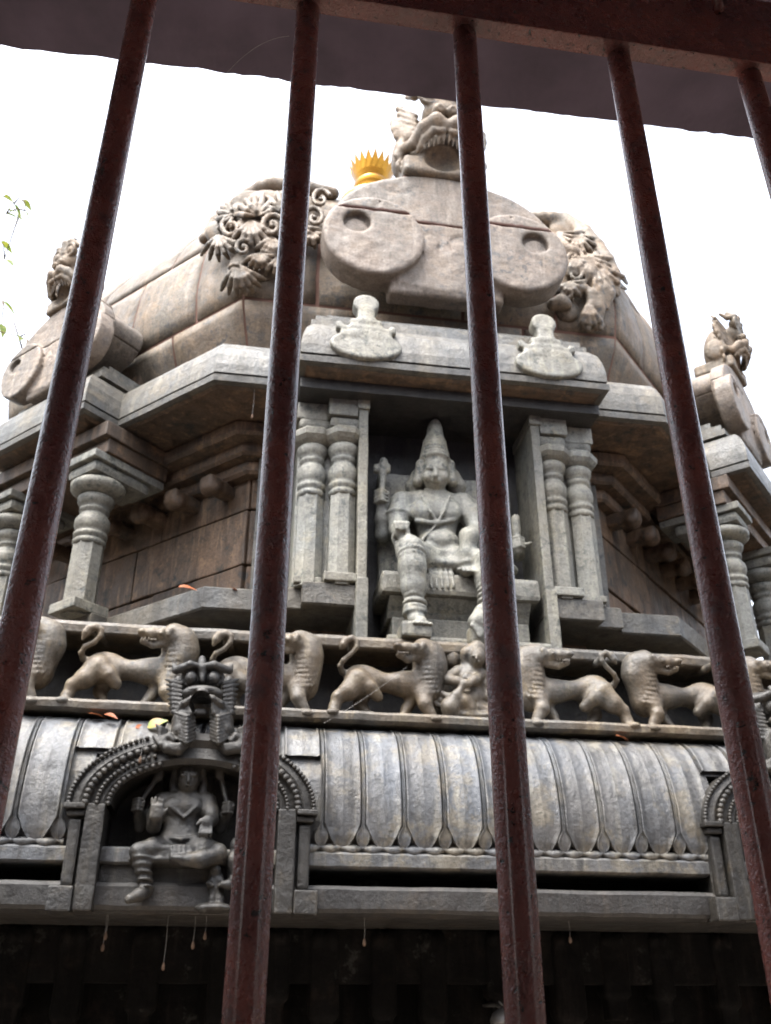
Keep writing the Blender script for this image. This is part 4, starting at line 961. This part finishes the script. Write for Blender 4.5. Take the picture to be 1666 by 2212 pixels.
    c.box(Z(985, 1375, Y-.10), (.07, .025, .03), .02, .03); [c.line([Z(950+24*i, 1345, Y-.12), Z(952+22*i, 1408, Y-.135)], .007, .004) for i in range(4)]
    c.line([Z(940, 1130, Y-.065), Z(1020, 1190, Y-.07), Z(1090, 1130, Y-.065)], .008, .005); c.line([Z(930, 1300, Y-.06), Z(1005, 1310, Y-.075), Z(1080, 1300, Y-.06)], .011, .006)
    c.ell(Z(1000, 1440, Y-.01), (.26, .12, .03), .02)
    o = obj('niche_deity_statue', c.mesh(.006), S_NICH); rebase(o, (NX, 4.5, 2.16)); tag(o, 'dark four armed stone deity with one leg hanging, under the horned mask', 'statue')
    # attendants at the foot
    c = Carve(); 
    c.ell(Z(1195, 1590, 4.47), (.035, .03, .036), .015); c.ell(Z(1195, 1545, 4.47), (.038, .03, .045), .012); c.ell(Z(1193, 1480, 4.46), (.026, .026, .03), .008); c.cap(Z(1193, 1462, 4.46), Z(1195, 1445, 4.46), .018, .008, .008)
    for s in (-1, 1):
        c.line([Z(1195+s*20, 1530, 4.46), Z(1195+s*40, 1555, 4.44), Z(1195+s*18, 1565, 4.42)], [.015, .012, .010], .006); c.line([Z(1195+s*12, 1600, 4.46), Z(1195+s*22, 1640, 4.44), Z(1195+s*14, 1672, 4.44)], [.02, .016, .012], .008); c.ell(Z(1195+s*18, 1676, 4.42), (.014, .022, .008), .004)
        c.ell(Z(1193+s*9, 1476, 4.432), .005, .002)
    c.ell(Z(1190, 1690, 4.45), (.09, .06, .02), .015); c.ell(Z(1130, 1692, 4.44), (.03, .04, .022), .01)
    o = obj('attendant_statue', c.mesh(.005), S_NICH); rebase(o, (P(465, 1955, 4.47)[0], 4.47, P(465, 1965, 4.47)[2])); tag(o, 'tiny dwarf figure standing beside the knee of the dark deity', 'statue')
    c = Carve()
    c.ell(Z(1300, 1430, 4.47), (.045, .05, .05), .02); c.ell(Z(1320, 1500, 4.48), (.05, .055, .07), .02); c.line([Z(1290, 1540, 4.45), Z(1265, 1560, 4.41), Z(1235, 1558, 4.40)], [.024, .02, .014], .01); c.line([Z(1330, 1560, 4.45), Z(1320, 1640, 4.45), Z(1300, 1670, 4.43)], [.036, .028, .022], .01)
    c.ell(Z(1315, 1350, 4.47), (.035, .036, .042), .01); c.ell(Z(1340, 1690, 4.46), (.07, .06, .02), .012)
    o = obj('attendant_statue', c.mesh(.006), S_NICH); rebase(o, (P(515, 1955, 4.47)[0], 4.47, P(515, 1965, 4.47)[2])); tag(o, 'crouching stone attendant right of the dark deity, half behind the second bar', 'statue')
deity_niche()

# ================================================================== IRON GRILLE IN FRONT OF THE VIEWER
gr = thing('iron_grille', 'red painted iron grille of upright round bars across the view', 'grille', loc=(.18, .6, 0))
ginv = Matrix.Translation((-.18, -.6, 0))
def gpart(name, me): o = obj(name, me, PAINT, gr); o.matrix_parent_inverse = ginv; return o
bars = [-.95, -.79, -.63, -.468, -.306, -.145, .016, .181, .351, .502, .66, .82, .98, 1.14, 1.30]
for i, bx in enumerate(bars):
    N = 60; pts = []
    for k in range(N+1):
        z = .08+(2.5-.08)*k/N; pts.append((bx+.0012*mnoise.noise(Vector((bx*9, z*2.2, 0))), .6+.0012*mnoise.noise(Vector((bx*9, z*2.2, 7))), z))
    gpart('bar', mesh(*tube(pts, [.0122+.00025*mnoise.noise(Vector((bx*5, k*.7, 3))) for k in range(N+1)], 28), smooth=True))
gpart('top_rail', box(-1.08, 1.42, .584, .606, 2.506, 2.62, .0015, .0006, .03))
gpart('bottom_rail', box(-1.08, 1.42, .58, .62, .03, .08, .003))
for x in (-1.10, 1.44): gpart('side_post', box(x-.025, x+.025, .575, .625, 0, 2.84, .004))
bl = P(1552, 14, .57); gpart('bolt', mesh(*tube([bl+[0, .0, .05], bl+[0, .0, -.006]], [.0055, .0055], 14), smooth=True))

# ================================================================== ROOF OVER THE VIEWER
roof = thing('gallery_roof', 'dark plastered roof slab edge hanging over the view above the grille', 'roof', loc=(.6, .0, 0))
rinv = Matrix.Translation((-.6, 0, 0))
def roof_slab():
    bm = bmesh.new(); nx, ny = 700, 26; X0_, X1_, Y0_, Y1_ = -5.5, 6.5, -3.2, 1.203; V = []
    for i in range(nx+1):
        row = []
        for j in range(ny+1):
            f = (j/ny)**.35; x = X0_+(X1_-X0_)*i/nx; y = Y0_+(Y1_-Y0_)*f
            v = Vector((x, y, 3.186)); v.z += .004*mnoise.noise(v*5)+.003*mnoise.noise(v*17)
            if j >= ny-3: v.y -= (x-.2)*.0195
            if j == ny: v.y += .003*mnoise.noise(Vector((x*14, 0, 0)))+.003*mnoise.noise(Vector((x*45, 3, 0))); v.y += .003*mnoise.noise(Vector((x*110, 1, 0)))
            row.append(bm.verts.new(v))
        t = bm.verts.new((x, 1.17-(x-.2)*.0195+.008*mnoise.noise(Vector((x*9, 5, 0))), 3.44)); t2 = bm.verts.new((x, Y0_, 3.44)); row += [t, t2]
        V.append(row)
    for i in range(nx):
        m = len(V[0])
        for j in range(m): bm.faces.new((V[i][j], V[i][(j+1) % m], V[i+1][(j+1) % m], V[i+1][j]))
    bm.faces.new(V[0]); bm.faces.new(V[-1][::-1]); bmesh.ops.recalc_face_normals(bm, faces=bm.faces[:])
    return bm_mesh(bm)
def rpart(name, me, mat=CONC): o = obj(name, me, mat, roof); o.matrix_parent_inverse = rinv; return o
rpart('roof_slab', roof_slab())
rpart('lintel', box(-5.4, 6.4, .53, .69, 2.84, 3.18, .01))
for x in (-5.2, -3.1, -1.33, 1.67, 3.6, 6.0):
    rpart('pillar', box(x-.2, x+.2, .43, .79, 0, 3.18, .02)); rpart('pillar', box(x-.2, x+.2, -3.1, -2.7, 0, 3.18, .02))

for x0, x1 in ((-3.3, 3.7),): rpart('back_light_block', box(x0, x1, -3.45, -3.22, 0, 3.18, .01))  # unseen, added to block light from behind; open ends light the bar sides
rpart('upper_light_block', box(-5.5, 6.5, -3.6, -2.4, 3.445, 7.2, .02))  # unseen mass added to cut frontal sky light on the tower
# ================================================================== UNSEEN WALLS ADDED TO BLOCK LOW SKY LIGHT
for nm, x0, x1, lab in (('light_block_wall', -7.4, -7.0, 'unseen plain wall added left of the court to block low sky light'), ('light_block_wall', 9.6, 10.0, 'unseen plain wall added right of the court to block low sky light')):
    o = obj(nm, box(x0-(x0+x1)/2, x1-(x0+x1)/2, -9.5, 9.5, 0, 6.2, .02), S_LOW); o.location = ((x0+x1)/2, 6., 0); tag(o, lab, 'wall')

# ================================================================== SMALL THINGS
def leaf_mesh(L, Wd, curl=.3, fold=.25, n=7):
    vs, fs = [], []
    for i in range(n+1):
        f = i/n; wd = Wd*math.sin(math.pi*min(.97, f**.8))*(1-.15*f)+.0006; x = L*f; z = -curl*L*f*f
        vs += [(x, -wd, z+fold*wd), (x, 0, z), (x, wd, z+fold*wd)]
    for i in range(n):
        for j in (0, 1): a = i*3+j; fs.append((a, a+3, a+4, a+1))
    return mesh(vs, fs, True)
def add_leaf(name, loc, rot, L, Wd, mat, parent=None, curl=.3):
    o = obj(name, leaf_mesh(L, Wd, curl), mat, parent); o.location = loc; o.rotation_euler = rot; return o
# tree by the left light-blocking wall, only twig ends reach into the picture
tree = thing('tree', 'leafy tree at the left edge, only thin twigs with green leaves showing', 'tree', loc=(-5.3, 7.4, 0))
trunk = obj('trunk', mesh(*tube([(0, 0, -.05), (.1, .05, 2), (-.05, .1, 4.2), (.15, 0, 6.2), (.1, .1, 8.0)], [.24, .19, .16, .12, .07], 14), smooth=True), BARK, tree)
tw = {}
leafspots = [(8, 425, 7.0), (30, 440, 7.0), (48, 432, 7.02), (55, 455, 7.0), (14, 462, 7.05), (22, 455, 6.95), (40, 470, 7.0), (44, 727, 7.0), (60, 735, 7.0), (52, 765, 6.98), (6, 650, 7.1), (4, 700, 7.1), (10, 560, 7.2), (2, 520, 7.15)]
inv_t = np.array([-5.3, 7.4, 0])
cr = []
rr = random.Random(3)
for (bx, by, bz) in ((2.1, -.4, 8.55), (2.05, -.4, 7.0), (-1.4, .8, 8.2), (.6, 1.8, 9.0), (-.4, -1.7, 8.4)):
    p0 = Vector((.05, .05, bz-1.8)); p1 = Vector((bx, by, bz)); mid = (p0+p1)/2+Vector((0, 0, .35))
    obj('limb', mesh(*tube([p0, mid, p1], [.06, .04, .012], 8), smooth=True), BARK, tree)
    for i in range(190):
        f = rr.random()**.6; q = p0.lerp(p1, .25+.65*f)+Vector((rr.gauss(0, .38), rr.gauss(0, .45), rr.gauss(.15, .4)))
        if q.x-5.3 > -.37*(q.y+7.4)-.25: continue
        me = leaf_mesh(.13, .03, .3); T = Matrix.Translation(q) @ Matrix.Rotation(rr.uniform(0, 6.28), 4, 'Z') @ Matrix.Rotation(rr.uniform(-.5, 1.2), 4, 'Y')
        cr.append(([T @ v.co for v in me.vertices], [tuple(p.vertices) for p in me.polygons])); bpy.data.meshes.remove(me)
obj('crown', mesh(*merge(cr), smooth=True), LEAF_G, tree)['kind'] = 'stuff'
for k, (px, py, Yy) in enumerate(leafspots):
    w_ = P(px, py, Yy)-inv_t; src = Vector((1.9, -.4, 8.5 if py < 600 else 7.0)); 
    if tw.get(py < 600) is not None: src = tw[py < 600]
    tw[py < 600] = Vector(w_)
    obj('twig', mesh(*tube([src, (src+Vector(w_))/2+Vector((0, 0, .05)), Vector(w_)], [.009, .006, .004], 5), smooth=True), BARK, tree)
    add_leaf('leaf', w_, (rr.uniform(-.6, .6), rr.uniform(.1, 1.0), rr.uniform(-1.2, 1.0)), rr.uniform(.14, .2), .038, LEAF_G, tree)
# fallen leaves
GF = 'fallen leaves caught on the ledges'
for px, py, Yy, rot, L, Wd, mat, lab in (
    (318, 1572, 4.60, (1.1, -.5, -.4), .10, .036, LEAF_Y, 'green and orange fallen leaf propped against the horned mask'),
    (292, 1572, 4.60, (.9, -.3, .5), .08, .02, LEAF_B, 'small orange leaf tip lying at the foot of the green and orange leaf'),
    (190, 1541, 4.63, (.3, -.1, .2), .09, .022, LEAF_B, 'curled brown dry leaf on the rolled cornice left of the horned mask'),
    (225, 1543, 4.63, (.5, .1, -.6), .08, .02, LEAF_B, 'second curled brown dry leaf, nearest the horned mask on the left cornice top'),
    (385, 1268, 5.13, (.7, -.2, .1), .11, .03, LEAF_B, 'orange brown leaf on the octagonal base band left of the second bar'),
    (500, 1270, 5.14, (.4, 0, .4), .05, .016, LEAF_B, 'tiny red leaf scrap on the base band beside the second bar'),
    (1330, 1589, 4.63, (.4, 0, .1), .08, .02, LEAF_B, 'thin russet leaf on the rolled cornice under the right hand lions')):
    o = add_leaf('fallen_leaf', P(px, py, Yy), rot, L, Wd, mat); tag(o, lab, 'leaf', GF)
# dangling bagworm cases
CASE = plain('bagworm case', (.10, .06, .038), .9, bump=.5); WEB = plain('spider silk', (.22, .21, .2), .5)
GC = 'bagworm cases dangling on threads'
for px, py, Yy, zt, lab in ((798, 776, 4.74, 5.17, 'tiny bagworm case hanging from the middle cornice above the deity'), (228, 2022, 4.55, 1.957, 'bagworm case hanging below the ledge, leftmost and higher of the close pair'), (222, 2047, 4.58, 1.957, 'bagworm case hanging below the ledge, leftmost and lower of the close pair'),
                            (353, 2088, 4.6, 1.957, 'lowest bagworm case on the longest thread below the niche'), (417, 2042, 4.56, 1.957, 'bagworm case under the ledge just left of the second bar, the lower one'), (443, 2022, 4.54, 1.957, 'bagworm case under the ledge right beside the second bar, the higher one'),
                            (787, 2036, 4.56, 1.957, 'single bagworm case below the ledge between second and third bar'), (1232, 2030, 4.56, 1.957, 'single bagworm case below the ledge right of the third bar'), (303, 1642, 4.39, 2.70, 'small bagworm case hanging inside the niche arch on the left'),
                            (545, 900, 5.05, 5.17, 'small bagworm case under the eaves left of the middle niche')):
    b = P(px, py, Yy); t = thing('bagworm_case', lab, 'insect case', GC, loc=b)
    obj('case', mesh(*lathe([(.001, -.016), (.006, -.012), (.0075, -.004), (.006, .006), (.003, .014), (.001, .018)], 8), True), CASE, t)
    obj('thread', mesh(*tube([(0, 0, .015), (.002, 0, (zt-b[2])/2), (0, 0, zt-b[2]+.004)], .0009, 4)), WEB, t)
for a, b, lab in (((700, 1562, 4.64), (880, 1440, 4.66), 'single spider thread slanting across the lion beside the seated woman'), ((488, 160, 1.17), (625, 78, .98), 'sagging spider thread on the roof underside left of the second bar')):
    A, B = P(*a), P(*b); sg = -.03 if a[2] > 2 else .05
    arc = [A+(B-A)*f+np.array([0, 0, sg*4*f*(1-f)*.5]) for f in np.linspace(0, 1, 14)]
    o = obj('spider_thread', mesh(*tube(arc, .0007 if a[2] > 2 else .0004, 4)), WEB); rebase(o, A); tag(o, lab, 'cobweb')
# old lamp on the lower wall, mostly behind the third bar
lp = P(1092, 2196, 4.95)
lamp = thing('wall_lamp', 'small blue glass lamp with pale metal cap behind the third bar, bottom edge', 'lamp', loc=lp)
STEEL = plain('old aluminium', (.16, .155, .15), .5, .7); GLASSB = plain('dark blue glass', (.01, .012, .05), .12)
obj('globe', mesh(*lathe([(.01, -.16), (.05, -.15), (.068, -.10), (.07, -.04), (.055, 0), (.02, .022)], 24), True), GLASSB, lamp)
obj('cap', mesh(*lathe([(.074, -.03), (.076, -.02), (.062, .014), (.03, .034), (.008, .04)], 24), True), STEEL, lamp)
obj('rib', mesh(*tube([(-.05, -.04, -.12), (-.068, -.036, -.06), (-.052, -.03, .0), (-.02, -.01, .036)], [.007, .008, .008, .005], 8), smooth=True), STEEL, lamp)
obj('wing_nut', mesh(*merge([tube([(-.03, 0, .066), (-.012, 0, .05), (0, 0, .048), (.012, 0, .05), (.03, 0, .066)], [.004, .006, .008, .006, .004], 8), tube([(0, 0, .03), (0, 0, .06)], [.006, .005], 8)]), smooth=True), STEEL, lamp)
obj('arm', mesh(*tube([(0, .0, .03), (0, .15, .05), (0, .42, .05)], [.01, .01, .01], 8), smooth=True), STEEL, lamp)
